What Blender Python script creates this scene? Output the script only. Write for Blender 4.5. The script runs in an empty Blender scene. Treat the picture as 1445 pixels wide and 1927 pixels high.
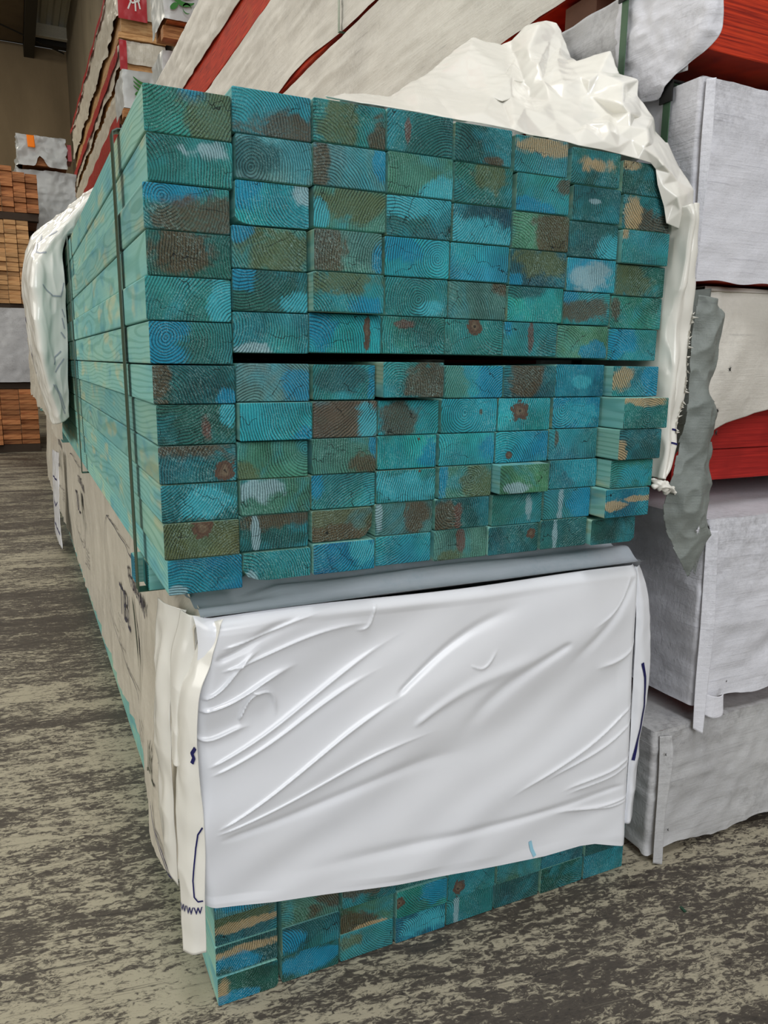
import bpy, math, random
import numpy as np
from mathutils import Vector, Matrix

# ------------------------------------------------------------------ camera
SC = bpy.context.scene
COL = SC.collection
F, PIT, ROLL, YAW = 1441.2, .1937, .0124, .4448
fw = Vector((math.sin(YAW)*math.cos(PIT), math.cos(YAW)*math.cos(PIT), -math.sin(PIT)))
rt = Vector((math.cos(YAW), -math.sin(YAW), 0)); up = rt.cross(fw)
r2 = rt*math.cos(ROLL)+up*math.sin(ROLL); u2 = -rt*math.sin(ROLL)+up*math.cos(ROLL)
cam = bpy.data.cameras.new('camera'); co = bpy.data.objects.new('camera', cam); COL.objects.link(co)
cam.sensor_fit = 'HORIZONTAL'; cam.sensor_width = 36.0; cam.lens = 36*F/1445
cam.clip_start = .02; cam.clip_end = 200
M = Matrix.Identity(4)
for i in range(3): M[i][0] = r2[i]; M[i][1] = u2[i]; M[i][2] = -fw[i]
M[0][3], M[1][3], M[2][3] = -.1402, -.8807, .8704
co.matrix_world = M
SC.camera = co

# ------------------------------------------------------------------ light and exposure
SC.view_settings.view_transform = 'Standard'; SC.view_settings.look = 'None'
SC.view_settings.gamma = 1; SC.view_settings.use_curve_mapping = False
SC.view_settings.exposure = -0.2
w = bpy.data.worlds.new('daylight'); SC.world = w; w.use_nodes = True
bg = w.node_tree.nodes['Background']; bg.inputs[0].default_value = (.92, .96, 1, 1); bg.inputs[1].default_value = .34
def area(name, loc, target, sx, sy, power, col):
    l = bpy.data.lights.new(name, 'AREA'); l.shape = 'RECTANGLE'; l.size = sx; l.size_y = sy; l.energy = power; l.color = col
    o = bpy.data.objects.new(name, l); COL.objects.link(o); o.location = loc
    o.rotation_euler = (Vector(target)-Vector(loc)).to_track_quat('-Z', 'Y').to_euler()
    return o
area('door_daylight', (-.6, -6.2, 3.4), (.3, 0, .9), 5.0, 3.4, 340, (.97, .985, 1))
area('left_fill', (-8.5, 1.5, 3.0), (0, 1.5, .9), 8, 4, 430, (1, .98, .93))  # added lamp that brightens the left faces; no side door stands here
area('overhead_fill', (-2.4, 3.0, 8.0), (-2.2, 3.0, 0), 2.2, 9, 260, (1, .97, .9))
area('overhead_fill', (-.2, -2.2, 8.0), (.1, -1.6, 0), 1.8, 2.2, 290, (.97, .98, 1))
area('overhead_fill', (-3.2, 14.5, 7.9), (-2.2, 15.5, 0), 2.6, 9, 900, (1, .93, .8))  # added lamp that brightens the back wall; the roof has no opening here

# ------------------------------------------------------------------ numpy noise
def _h(i, j, k, seed):
    n = (i.astype(np.int64)*374761393 + j.astype(np.int64)*668265263 + k.astype(np.int64)*2147483647 + seed*1274126177) & 0xffffffff
    n = ((n ^ (n >> 13))*1274126177) & 0xffffffff
    n = n ^ (n >> 16)
    return (n & 0xffffff)/float(0xffffff)
def vnoise(P, sc, seed=0):
    Q = P*np.asarray(sc, float); I = np.floor(Q).astype(np.int64); f = Q-I; f = f*f*(3-2*f)
    r = 0
    for a in (0, 1):
        for b in (0, 1):
            for c in (0, 1):
                wgt = (f[..., 0] if a else 1-f[..., 0])*(f[..., 1] if b else 1-f[..., 1])*(f[..., 2] if c else 1-f[..., 2])
                r = r + wgt*_h(I[..., 0]+a, I[..., 1]+b, I[..., 2]+c, seed)
    return r*2-1
def fbm(P, sc, seed=0, o=3):
    r = 0; a = 1; s = np.asarray(sc, float)
    for k in range(o): r = r + a*vnoise(P, s, seed+k*17); a *= .5; s = s*2.03
    return r/1.75
def ridge(P, sc, seed=0):
    return 1-np.abs(vnoise(P, sc, seed)+.35*vnoise(P, np.asarray(sc)*2.1, seed+9))*2
def facets(U, V, n, slope, seed):
    rg = np.random.RandomState(seed)
    def mx():
        best = None
        for i in range(n):
            pu, pv = rg.rand(2); a = rg.rand()*2*math.pi; g = slope*(.4+rg.rand())
            L = g*(math.cos(a)*(U-pu)+math.sin(a)*(V-pv)) - slope*.9*np.hypot(U-pu, V-pv)
            best = L if best is None else np.maximum(best, L)
        return best
    return mx()-mx()

# ------------------------------------------------------------------ materials
def mat(name):
    m = bpy.data.materials.new(name); m.use_nodes = True
    nt = m.node_tree; return m, nt, nt.nodes['Principled BSDF']
class N:
    def __init__(s, nt): s.nt = nt
    def n(s, t, **k):
        x = s.nt.nodes.new(t)
        for a, b in k.items(): setattr(x, a, b)
        return x
    def l(s, a, b): s.nt.links.new(a, b)
    def math(s, op, a, b=None, c=None, clamp=False):
        x = s.n('ShaderNodeMath', operation=op, use_clamp=clamp)
        for i, v in enumerate((a, b, c)):
            if v is None: continue
            if isinstance(v, (int, float)): x.inputs[i].default_value = v
            else: s.l(v, x.inputs[i])
        return x.outputs[0]
    def vm(s, op, a, b=None, scale=None):
        x = s.n('ShaderNodeVectorMath', operation=op)
        for i, v in enumerate((a, b)):
            if v is None: continue
            if isinstance(v, tuple): x.inputs[i].default_value = v
            else: s.l(v, x.inputs[i])
        if scale is not None: x.inputs['Scale'].default_value = scale
        return x.outputs['Value'] if op in ('LENGTH', 'DOT_PRODUCT') else x.outputs[0]
    def noise(s, vec, scale, detail=3, rough=.55, dist=0):
        x = s.n('ShaderNodeTexNoise'); x.inputs['Scale'].default_value = scale; x.inputs['Detail'].default_value = detail
        x.inputs['Roughness'].default_value = rough; x.inputs['Distortion'].default_value = dist
        if vec is not None: s.l(vec, x.inputs['Vector'])
        return x.outputs['Fac']
    def map(s, v, a, b, c=0, d=1, smooth=False):
        x = s.n('ShaderNodeMapRange'); x.interpolation_type = 'SMOOTHSTEP' if smooth else 'LINEAR'
        s.l(v, x.inputs[0])
        for i, q in enumerate((a, b, c, d)): x.inputs[i+1].default_value = q
        return x.outputs[0]
    def mix(s, f, a, b, blend='MIX'):
        x = s.n('ShaderNodeMix', data_type='RGBA', blend_type=blend)
        for i, v in ((0, f), (6, a), (7, b)):
            if isinstance(v, (int, float)): x.inputs[i].default_value = v
            elif isinstance(v, tuple): x.inputs[i].default_value = v if len(v) == 4 else v+(1,)
            else: s.l(v, x.inputs[i])
        return x.outputs[2]
    def bump(s, h, strength, dist, base=None):
        x = s.n('ShaderNodeBump'); x.inputs['Strength'].default_value = strength; x.inputs['Distance'].default_value = dist
        s.l(h, x.inputs['Height'])
        return x.outputs[0]
def S(r, g, b):   # sRGB 0-255 to linear
    f = lambda c: (c/255/12.92) if c/255 <= .04045 else ((c/255+.055)/1.055)**2.4
    return (f(r), f(g), f(b), 1)

def rings(k, P, pith, yf, warp):
    """distance field of growth rings around a pith line running along the board"""
    v = k.vm('SUBTRACT', P, pith)
    v = k.vm('MULTIPLY', v, (1, 0, 1))
    nz = k.n('ShaderNodeTexNoise'); nz.inputs['Scale'].default_value = 1; nz.inputs['Detail'].default_value = 2.5
    k.l(k.vm('MULTIPLY', P, (26, yf, 26)), nz.inputs['Vector'])
    w_ = k.vm('SCALE', k.vm('SUBTRACT', nz.outputs['Color'], (.5, .5, .5)), scale=warp)
    v = k.vm('ADD', v, w_)
    return v
def make_end_grain():
    m, nt, b = mat('teal_end_grain'); k = N(nt)
    def at(n):
        x = k.n('ShaderNodeAttribute', attribute_name=n); return x.outputs
    tc = k.n('ShaderNodeTexCoord'); P = tc.outputs['Object']
    info = k.n('ShaderNodeObjectInfo')
    cm = k.n('ShaderNodeCombineXYZ'); k.l(k.math('MULTIPLY', info.outputs['Random'], 31.7), cm.inputs[0]); k.l(k.math('MULTIPLY', info.outputs['Random'], 77.1), cm.inputs[1])
    PS = k.vm('ADD', P, cm.outputs[0])
    v = rings(k, P, at('pith')['Vector'], 1.0, .012)
    r = k.vm('LENGTH', v)
    # ring spacing widens and narrows across the piece
    per = k.math('ADD', k.math('MULTIPLY', r, 2*math.pi/.0031), k.math('MULTIPLY', k.noise(PS, 16, 1), 9))
    w1 = k.math('SINE', per)
    rn = k.noise(PS, 30, 2)
    ringm = k.math('MULTIPLY', k.map(w1, -.25, .85, 0, 1, True), k.map(rn, .28, .58, .35, 1))
    nz = k.noise(PS, 26, 6, .68, .6)
    nz2 = k.noise(PS, 11, 5, .65, .5)
    gr = k.noise(k.vm('MULTIPLY', PS, (420, 20, 420)), 1, 2, .7)
    col = at('base')['Color']
    hsv = k.n('ShaderNodeHueSaturation'); k.l(col, hsv.inputs['Color']); k.l(k.map(nz2, .3, .7, .42, 1.2), hsv.inputs['Value'])
    k.l(k.map(k.noise(PS, 13, 3), .3, .7, .456, .506), hsv.inputs['Hue'])
    col = hsv.outputs[0]
    # the dye wanders between deep teal, bright cyan and green in soft bands that follow the rings
    band = k.math('ADD', k.noise(k.vm('ADD', PS, (7.3, 0, 2.1)), 9, 4, .6, .8), k.math('MULTIPLY', k.noise(PS, 40, 3), .22))
    col = k.mix(k.map(band, .60, .74, 0, .5), col, S(44, 150, 168))
    col = k.mix(k.map(band, .50, .36, 0, .5), col, S(52, 88, 80))
    for i in ('1', '2'):
        d = k.vm('LENGTH', k.vm('MULTIPLY', k.vm('SUBTRACT', P, at('sa'+i)['Vector']), at('sb'+i)['Vector']))
        d = k.math('ADD', d, k.math('MULTIPLY', k.math('SUBTRACT', nz, .5), 3.0))
        d = k.math('ADD', d, k.math('MULTIPLY', k.math('SUBTRACT', nz2, .5), 1.6))
        d = k.math('ADD', d, k.math('MULTIPLY', w1, .07))
        msk = k.math('MULTIPLY', k.map(d, 1.3, .8, 0, .9, True), k.map(gr, .3, .6, .75, 1))
        col = k.mix(msk, col, at('sc'+i)['Color'])
    col = k.mix(k.math('MULTIPLY', ringm, .85), col, k.mix(1.0, col, (.12, .17, .17, 1), 'MULTIPLY'))
    # light saw fuzz in short slanting strokes
    rz = k.n('ShaderNodeMapping'); k.l(PS, rz.inputs['Vector']); rz.inputs['Rotation'].default_value = (0, .7, 0)
    fz = k.noise(k.vm('MULTIPLY', rz.outputs[0], (1300, 20, 420)), 1, 2, .7)
    fuzz = k.math('MULTIPLY', k.map(fz, .54, .70, 0, .85), k.map(k.noise(PS, 18, 3), .35, .65, .12, 1))
    col = k.mix(fuzz, col, k.mix(.5, col, (.52, .80, .78, 1)))
    col = k.mix(k.map(fz, .44, .3, 0, .35), col, k.mix(1.0, col, (.3, .36, .36, 1), 'MULTIPLY'))
    # knot
    ka = at('knot')
    dk = k.vm('LENGTH', k.vm('MULTIPLY', k.vm('SUBTRACT', P, ka['Vector']), at('knotb')['Vector']))
    dkn = k.math('ADD', dk, k.math('MULTIPLY', k.math('SUBTRACT', k.noise(PS, 110, 4, .65), .5), 1.9))
    kring = k.math('SINE', k.math('MULTIPLY', dkn, 22))
    kcol = k.mix(k.map(kring, -.2, .9, 0, .6), S(88, 68, 56), S(54, 42, 36))
    kcol = k.mix(k.map(dkn, .55, .2, 0, .55), kcol, S(122, 112, 92))
    kcol = k.mix(k.map(dkn, .16, .06, 0, .9), kcol, S(40, 28, 26))
    col = k.mix(k.map(dkn, 1.12, .88, 0, .95, True), col, kcol)
    # drying checks: thin dark radial lines
    sx = k.n('ShaderNodeSeparateXYZ'); k.l(v, sx.inputs[0])
    ang = k.math('ARCTAN2', sx.outputs[2], sx.outputs[0])
    an = k.math('ADD', k.math('MULTIPLY', ang, 2.9), k.math('MULTIPLY', k.noise(PS, 60, 2), 1.1))
    chk = k.map(k.math('ABSOLUTE', k.math('SUBTRACT', k.math('FRACT', k.math('ADD', an, k.math('MULTIPLY', info.outputs['Random'], 9))), .5)), .018, .006, 0, 1)
    chk = k.math('MULTIPLY', k.math('MULTIPLY', chk, k.map(k.noise(PS, 19, 1), .50, .56)), .9)
    col = k.mix(chk, col, (.006, .012, .012, 1))
    k.l(col, b.inputs['Base Color']); b.inputs['Roughness'].default_value = .72; b.inputs['Specular IOR Level'].default_value = .25
    h = k.math('SUBTRACT', k.math('ADD', k.math('MULTIPLY', ringm, .5), k.math('MULTIPLY', fz, .6)), k.math('MULTIPLY', chk, 1.5))
    k.l(k.bump(h, .6, .0010), b.inputs['Normal'])
    return m
def make_side_grain():
    m, nt, b = mat('teal_planed_side'); k = N(nt)
    tc = k.n('ShaderNodeTexCoord'); P = tc.outputs['Object']; info = k.n('ShaderNodeObjectInfo')
    cm = k.n('ShaderNodeCombineXYZ'); k.l(k.math('MULTIPLY', info.outputs['Random'], 31.7), cm.inputs[0]); k.l(k.math('MULTIPLY', info.outputs['Random'], 77.1), cm.inputs[1])
    PS = k.vm('ADD', P, cm.outputs[0])
    pith = k.n('ShaderNodeAttribute', attribute_name='pith').outputs['Vector']
    v = k.vm('SUBTRACT', P, pith); v = k.vm('MULTIPLY', v, (1, 0, 1))
    nz = k.n('ShaderNodeTexNoise'); nz.inputs['Scale'].default_value = 1; nz.inputs['Detail'].default_value = 2.2
    k.l(k.vm('MULTIPLY', PS, (8, 1.9, 8)), nz.inputs['Vector'])
    v = k.vm('ADD', v, k.vm('SCALE', k.vm('SUBTRACT', nz.outputs['Color'], (.5, .5, .5)), scale=.06))
    r = k.vm('LENGTH', v)
    w1 = k.map(k.math('SINE', k.math('MULTIPLY', r, 2*math.pi/.0060)), .0, 1, 0, 1, True)
    fine = k.noise(k.vm('MULTIPLY', PS, (160, 5, 240)), 1, 2)
    big = k.noise(k.vm('MULTIPLY', PS, (7, 2.2, 9)), 1, 3)
    big2 = k.noise(k.vm('MULTIPLY', PS, (5, 5.5, 14)), 1.3, 3)
    col = k.mix(k.map(big, .3, .72), S(112, 180, 182), S(156, 200, 180))
    col = k.mix(k.map(big2, .54, .68, 0, .6), col, S(74, 150, 170))
    col = k.mix(k.map(k.noise(k.vm('MULTIPLY', PS, (6, 4.2, 16)), 1.7, 2), .56, .68, 0, .65), col, S(192, 196, 158))
    hs = k.n('ShaderNodeHueSaturation'); k.l(col, hs.inputs['Color']); k.l(k.map(info.outputs['Random'], 0, 1, .8, 1.12), hs.inputs['Value'])
    col = hs.outputs[0]
    col = k.mix(k.math('MULTIPLY', w1, .5), col, k.mix(1.0, col, (.50, .66, .60, 1), 'MULTIPLY'))
    col = k.mix(k.map(fine, .35, .7, 0, .25), col, k.mix(1.0, col, (.6, .75, .75, 1), 'MULTIPLY'))
    k.l(col, b.inputs['Base Color']); b.inputs['Roughness'].default_value = .6; b.inputs['Specular IOR Level'].default_value = .3
    k.l(k.bump(k.math('ADD', w1, fine), .25, .0006), b.inputs['Normal'])
    return m
END, SIDE = make_end_grain(), make_side_grain()

def plastic(name, c1, c2, rough, bumps=(), var=.5, spec=.5, dirt=None, trans=0):
    m, nt, b = mat(name); k = N(nt)
    P = k.n('ShaderNodeTexCoord').outputs['Object']
    col = k.mix(k.map(k.noise(P, 3.5, 4), .35, .65, 0, var), c1, c2)
    if dirt:
        dm = k.math('MULTIPLY', k.map(k.noise(P, 7, 5, .7), .5, .8), k.map(k.noise(P, 160, 3), .35, .7))
        col = k.mix(k.math('MULTIPLY', dm, dirt[1]), col, dirt[0])
    k.l(col, b.inputs['Base Color'])
    b.inputs['Specular IOR Level'].default_value = spec
    k.l(k.map(k.noise(P, 9, 3), .3, .7, rough*.8, rough*1.25), b.inputs['Roughness'])
    if trans:
        b.inputs['Subsurface Weight'].default_value = trans; b.inputs['Subsurface Radius'].default_value = (.02, .02, .02); b.inputs['Subsurface Scale'].default_value = .3
    h = None
    for sc, amt in bumps:
        n = k.noise(k.vm('MULTIPLY', P, sc), 1, 3, .6)
        t = k.math('MULTIPLY', n, amt); h = t if h is None else k.math('ADD', h, t)
    if h is not None: k.l(k.bump(h, .6, .002), b.inputs['Normal'])
    return m
def crepe(name, c1, c2, dirtc, dirt=.6):
    """woven poly building wrap: matt, with faint threads, creases and scuffs"""
    m, nt, b = mat(name); k = N(nt)
    P = k.n('ShaderNodeTexCoord').outputs['Object']
    col = k.mix(k.map(k.noise(P, 4, 5, .6), .3, .7), c1, c2)
    dm = k.math('MULTIPLY', k.map(k.noise(P, 5, 5, .7), .45, .75), k.map(k.noise(P, 90, 4, .7), .4, .68))
    col = k.mix(k.math('MULTIPLY', dm, dirt), col, dirtc)
    # fine horizontal crease lines
    q = k.vm('ADD', P, k.vm('SCALE', k.n('ShaderNodeTexNoise').outputs['Color'], scale=.004))
    ln = k.noise(k.vm('MULTIPLY', q, (6, 6, 150)), 1, 3, .7)
    lm = k.map(ln, .64, .70, 0, .4)
    col = k.mix(lm, col, k.mix(1.0, col, (.55, .55, .58, 1), 'MULTIPLY'))
    k.l(col, b.inputs['Base Color']); b.inputs['Roughness'].default_value = .55; b.inputs['Specular IOR Level'].default_value = .3
    th = k.noise(k.vm('MULTIPLY', P, (500, 500, 40)), 1, 1)
    h = k.math('ADD', k.math('MULTIPLY', th, .25), k.math('ADD', k.math('MULTIPLY', k.noise(P, 45, 4, .65), 1.6), k.math('MULTIPLY', ln, .8)))
    k.l(k.bump(h, .5, .0022), b.inputs['Normal'])
    return m
def flat(name, c, rough=.6, bumpsc=None, var=.25, spec=.3):
    m, nt, b = mat(name); k = N(nt)
    P = k.n('ShaderNodeTexCoord').outputs['Object']
    col = k.mix(k.map(k.noise(P, 30, 4), .3, .7, 0, var), c, k.mix(1.0, c, (.45, .45, .45, 1), 'MULTIPLY'))
    k.l(col, b.inputs['Base Color']); b.inputs['Roughness'].default_value = rough; b.inputs['Specular IOR Level'].default_value = spec
    if bumpsc: k.l(k.bump(k.noise(P, bumpsc, 3), .4, .003), b.inputs['Normal'])
    return m
WHITE = plastic('white_polythene', S(224, 226, 231), S(216, 219, 226), .2, [((10, 10, 10), .7)])
WHITE2 = plastic('thin_white_polythene', S(228, 226, 218), S(216, 214, 206), .15, [((12, 12, 12), .6)], trans=.04)
SIDEW = plastic('printed_polythene', S(206, 200, 186), S(192, 186, 172), .33, [((40, 7, 12), 3.0), ((60, 14, 40), 1.2)], dirt=(S(140, 130, 112), .5))
TOPW = plastic('grey_mottled_polythene', S(190, 196, 204), S(150, 162, 172), .35, [((14, 40, 20), 1.0)], dirt=(S(110, 150, 165), .5))  # greyer film with blue-grey mottling, for the top sheet
WRAP_L = crepe('pale_building_wrap', S(214, 214, 220), S(200, 201, 208), S(120, 120, 124))
WRAP_M = crepe('grey_building_wrap', S(186, 186, 186), S(168, 168, 170), S(88, 86, 86), .8)
WRAP_W = crepe('off_white_building_wrap', S(216, 212, 203), S(196, 192, 184), S(140, 136, 130), .4)
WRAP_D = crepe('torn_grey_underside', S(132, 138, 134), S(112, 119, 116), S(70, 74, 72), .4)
GREYP = plastic('silver_grey_film', S(186, 189, 187), S(158, 162, 162), .35, [((9, 9, 9), 1.4)])
STRAP = flat('green_strap', S(24, 64, 46), .35, spec=.5)
STRAPW = flat('wide_green_strap', S(66, 96, 72), .35, spec=.5)
BLACK = flat('black_corner_guard', S(24, 24, 24), .5)
INK = flat('navy_ink', S(26, 28, 84), .45, var=.1)
INKG = flat('grey_ink', S(58, 58, 76), .5, var=.3)
INKP = flat('print_ink', S(44, 42, 60), .5, var=.1)
INKD = flat('dark_green_ink', S(70, 78, 66), .5, var=.3)
INKF = flat('faint_grey_ink', S(168, 172, 180), .45, var=.2)
GREEN = flat('leaf_green_ink', S(48, 112, 42), .45)
REDF = plastic('red_printed_film', S(176, 34, 44), S(150, 26, 36), .3, [((14, 14, 14), 1.2)])
ORANGE = flat('orange_label_paper', S(255, 132, 10), .6, var=.05)
def striped_wood(name, a, b_, c, zf=340, rand=.3):
    m, nt, b = mat(name); k = N(nt)
    P = k.n('ShaderNodeTexCoord').outputs['Object']; info = k.n('ShaderNodeObjectInfo')
    ln = k.noise(k.vm('MULTIPLY', P, (7, 7, zf)), 1, 3, .65)
    big = k.noise(P, 9, 3)
    col = k.mix(k.map(ln, .38, .62), a, b_); col = k.mix(k.map(big, .55, .75, 0, .6), col, c)
    hs = k.n('ShaderNodeHueSaturation'); k.l(col, hs.inputs['Color']); k.l(k.map(info.outputs['Random'], 0, 1, 1-rand, 1+rand), hs.inputs['Value'])
    k.l(hs.outputs[0], b.inputs['Base Color']); b.inputs['Roughness'].default_value = .65; b.inputs['Specular IOR Level'].default_value = .25
    k.l(k.bump(ln, .5, .0015), b.inputs['Normal'])
    return m
RED = striped_wood('red_laminated_veneer', S(196, 58, 30), S(126, 26, 16), S(170, 74, 34), rand=.06)
REDD = striped_wood('crimson_laminated_veneer', S(170, 40, 34), S(140, 28, 26), S(120, 24, 22), rand=.06)
BROWN = striped_wood('cedar_brown_boards', S(186, 126, 80), S(140, 86, 50), S(196, 144, 98), 60, .32)
TANB = striped_wood('tan_boards', S(198, 156, 108), S(166, 122, 78), S(206, 168, 120), 60, .26)
GLUT = striped_wood('rough_pine', S(176, 128, 82), S(128, 84, 48), S(150, 100, 60), 90, .15)

# ------------------------------------------------------------------ object helpers
def props(o, label=None, cat=None, group=None, kind=None):
    if label: o['label'] = label
    if cat: o['category'] = cat
    if group: o['group'] = group
    if kind: o['kind'] = kind
    return o
def empty(name, loc, label, cat, group=None):
    o = bpy.data.objects.new(name, None); COL.objects.link(o); o.location = loc; o.empty_display_size = .05
    return props(o, label, cat, group)
def link(name, me, m, parent=None):
    o = bpy.data.objects.new(name, me); COL.objects.link(o)
    for x in (m if isinstance(m, (list, tuple)) else [m]):
        if x and x.name not in [q.name for q in me.materials if q]: me.materials.append(x)
    if parent:
        o.parent = parent
        if parent.type == 'EMPTY' or parent.parent:
            off = np.array(parent_world(parent))
            shift(me, -off)
    return o
def parent_world(o):
    v = Vector((0, 0, 0))
    while o: v = v+o.location; o = o.parent
    return v
def shift(me, d):
    n = len(me.vertices); a = np.empty(n*3); me.vertices.foreach_get('co', a)
    a = (a.reshape(-1, 3)+d).ravel(); me.vertices.foreach_set('co', a); me.update()
def mesh(name, V, Fc, smooth=False):
    me = bpy.data.meshes.new(name); me.from_pydata([tuple(map(float, v)) for v in V], [], [tuple(map(int, f)) for f in Fc]); me.update()
    if smooth: me.polygons.foreach_set('use_smooth', [True]*len(me.polygons))
    return me
def box_data(x0, x1, y0, y1, z0, z1, bev=0):
    """closed box, long edges rounded; returns verts, faces"""
    if bev <= 0:
        V = [(x, y, z) for x in (x0, x1) for y in (y0, y1) for z in (z0, z1)]
        return V, [(0, 1, 3, 2), (4, 6, 7, 5), (0, 4, 5, 1), (2, 3, 7, 6), (0, 2, 6, 4), (1, 5, 7, 3)]
    prof = []
    for cx, cz, a0 in ((x1-bev, z1-bev, 0), (x0+bev, z1-bev, 90), (x0+bev, z0+bev, 180), (x1-bev, z0+bev, 270)):
        for s in (0, 45, 90):
            a = math.radians(a0+s); prof.append((cx+bev*math.cos(a), cz+bev*math.sin(a)))
    n = len(prof); V = []; e = bev*.5
    cx, cz = (x0+x1)/2, (z0+z1)/2
    for y, k in ((y0, 1), (y0+e, 0), (y1-e, 0), (y1, 1)):
        for px, pz in prof:
            V.append((px-(e*(1 if px > cx else -1) if k else 0), y, pz-(e*(1 if pz > cz else -1) if k else 0)))
    Fc = [tuple(range(n)), tuple(reversed(range(3*n, 4*n)))]
    for r in range(3):
        for i in range(n):
            j = (i+1) % n; Fc.append((r*n+i, (r+1)*n+i, (r+1)*n+j, r*n+j))
    return V, Fc
def box(name, x0, x1, y0, y1, z0, z1, m, parent=None, bev=0):
    V, Fc = box_data(x0, x1, y0, y1, z0, z1, bev)
    if parent is None:
        c = np.array([(x0+x1)/2, (y0+y1)/2, z0]); me = mesh(name, np.array(V)-c, Fc); o = link(name, me, m); o.location = c
        return o
    return link(name, mesh(name, V, Fc), m, parent)
def boxes(name, L, m, parent=None, bev=0):
    V = []; Fc = []
    for b in L:
        v, f = box_data(*b, bev); o = len(V); V += v; Fc += [tuple(i+o for i in q) for q in f]
    return link(name, mesh(name, V, Fc), m, parent)
class Grid:
    def __init__(s, P, flip=False):
        s.P = P; du = np.gradient(P, axis=1); dv = np.gradient(P, axis=0)
        n = np.cross(du, dv); n /= (np.linalg.norm(n, axis=2, keepdims=True)+1e-12); s.N = -n if flip else n; s.flip = flip
    def at(s, a, b, what='P'):
        A = s.P if what == 'P' else s.N
        nv, nu = A.shape[:2]; x = np.clip(np.asarray(a)*(nu-1), 0, nu-1.001); y = np.clip(np.asarray(b)*(nv-1), 0, nv-1.001)
        i = x.astype(int); j = y.astype(int); fx = (x-i)[..., None]; fy = (y-j)[..., None]
        return A[j, i]*(1-fx)*(1-fy)+A[j, i+1]*fx*(1-fy)+A[j+1, i]*(1-fx)*fy+A[j+1, i+1]*fx*fy
    def obj(s, name, m, parent, thick=0, mask=None):
        nv, nu = s.P.shape[:2]
        idx = np.arange(nv*nu).reshape(nv, nu)
        q = np.stack([idx[:-1, :-1], idx[:-1, 1:], idx[1:, 1:], idx[1:, :-1]], -1)
        if mask is not None: q = q[mask[:-1, :-1] & mask[1:, 1:] & mask[:-1, 1:] & mask[1:, :-1]]
        q = q.reshape(-1, 4)
        if s.flip: q = q[:, ::-1]
        me = bpy.data.meshes.new(name); me.from_pydata(s.P.reshape(-1, 3).tolist(), [], q.tolist()); me.update()
        me.polygons.foreach_set('use_smooth', [True]*len(me.polygons))
        o = link(name, me, m, parent)
        if thick:
            md = o.modifiers.new('film', 'SOLIDIFY'); md.thickness = thick; md.offset = 0
        return o
def resample(pts, n):
    p = np.array(pts, float); k = len(p)
    # Catmull-Rom through the points, then even arc length
    e = np.vstack([2*p[0]-p[1], p, 2*p[-1]-p[-2]]); out = []
    for i in range(k-1):
        t = np.linspace(0, 1, 12, endpoint=False)[:, None]
        a, b, c, d = e[i], e[i+1], e[i+2], e[i+3]
        out.append(.5*((2*b)+(-a+c)*t+(2*a-5*b+4*c-d)*t**2+(-a+3*b-3*c+d)*t**3))
    out = np.vstack(out+[p[-1:]])
    L = np.r_[0, np.cumsum(np.linalg.norm(np.diff(out, axis=0), axis=1))]
    s = np.linspace(0, L[-1], n)
    return np.stack([np.interp(s, L, out[:, i]) for i in range(3)], 1)
def loft(rows, nu, nv, disp=None, flip=False):
    R = np.stack([resample(r, nu) for r in rows])
    if len(rows) == 2:
        t = np.linspace(0, 1, nv)[:, None, None]; P = R[0]*(1-t)+R[1]*t
    else:
        e = np.concatenate([2*R[:1]-R[1:2], R, 2*R[-1:]-R[-2:-1]]); k = len(rows)
        T = np.linspace(0, k-1.0001, nv); P = []
        for t in T:
            i = int(t); f = t-i; a, b, c, d = e[i], e[i+1], e[i+2], e[i+3]
            P.append(.5*((2*b)+(-a+c)*f+(2*a-5*b+4*c-d)*f*f+(-a+3*b-3*c+d)*f**3))
        P = np.stack(P)
    g = Grid(P, flip)
    if disp is not None:
        U, Vv = np.meshgrid(np.linspace(0, 1, nu), np.linspace(0, 1, nv))
        g = Grid(P+g.N*disp(U, Vv, P)[..., None], flip)
    return g
def strokes(name, g, paths, width, m, parent, lift=.0012, metric=None):
    """printed lines: paths in the sheet's own (s, t) coordinates"""
    V = []; Fc = []
    for p in paths:
        p = np.array(p, float); q = []
        for i in range(len(p)-1):
            t = np.linspace(0, 1, 10, endpoint=False)[:, None]; q.append(p[i]*(1-t)+p[i+1]*t)
        q = np.vstack(q+[p[-1:]])
        X = g.at(q[:, 0], q[:, 1]); Nn = g.at(q[:, 0], q[:, 1], 'N'); T = np.gradient(X, axis=0)
        B = np.cross(Nn, T); B /= (np.linalg.norm(B, axis=1, keepdims=True)+1e-12)
        o = len(V)
        for i in range(len(X)):
            V.append(X[i]+B[i]*width/2+Nn[i]*lift); V.append(X[i]-B[i]*width/2+Nn[i]*lift)
        for i in range(len(X)-1): Fc.append((o+2*i, o+2*i+1, o+2*i+3, o+2*i+2))
    return link(name, mesh(name, V, Fc), m, parent)
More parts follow.
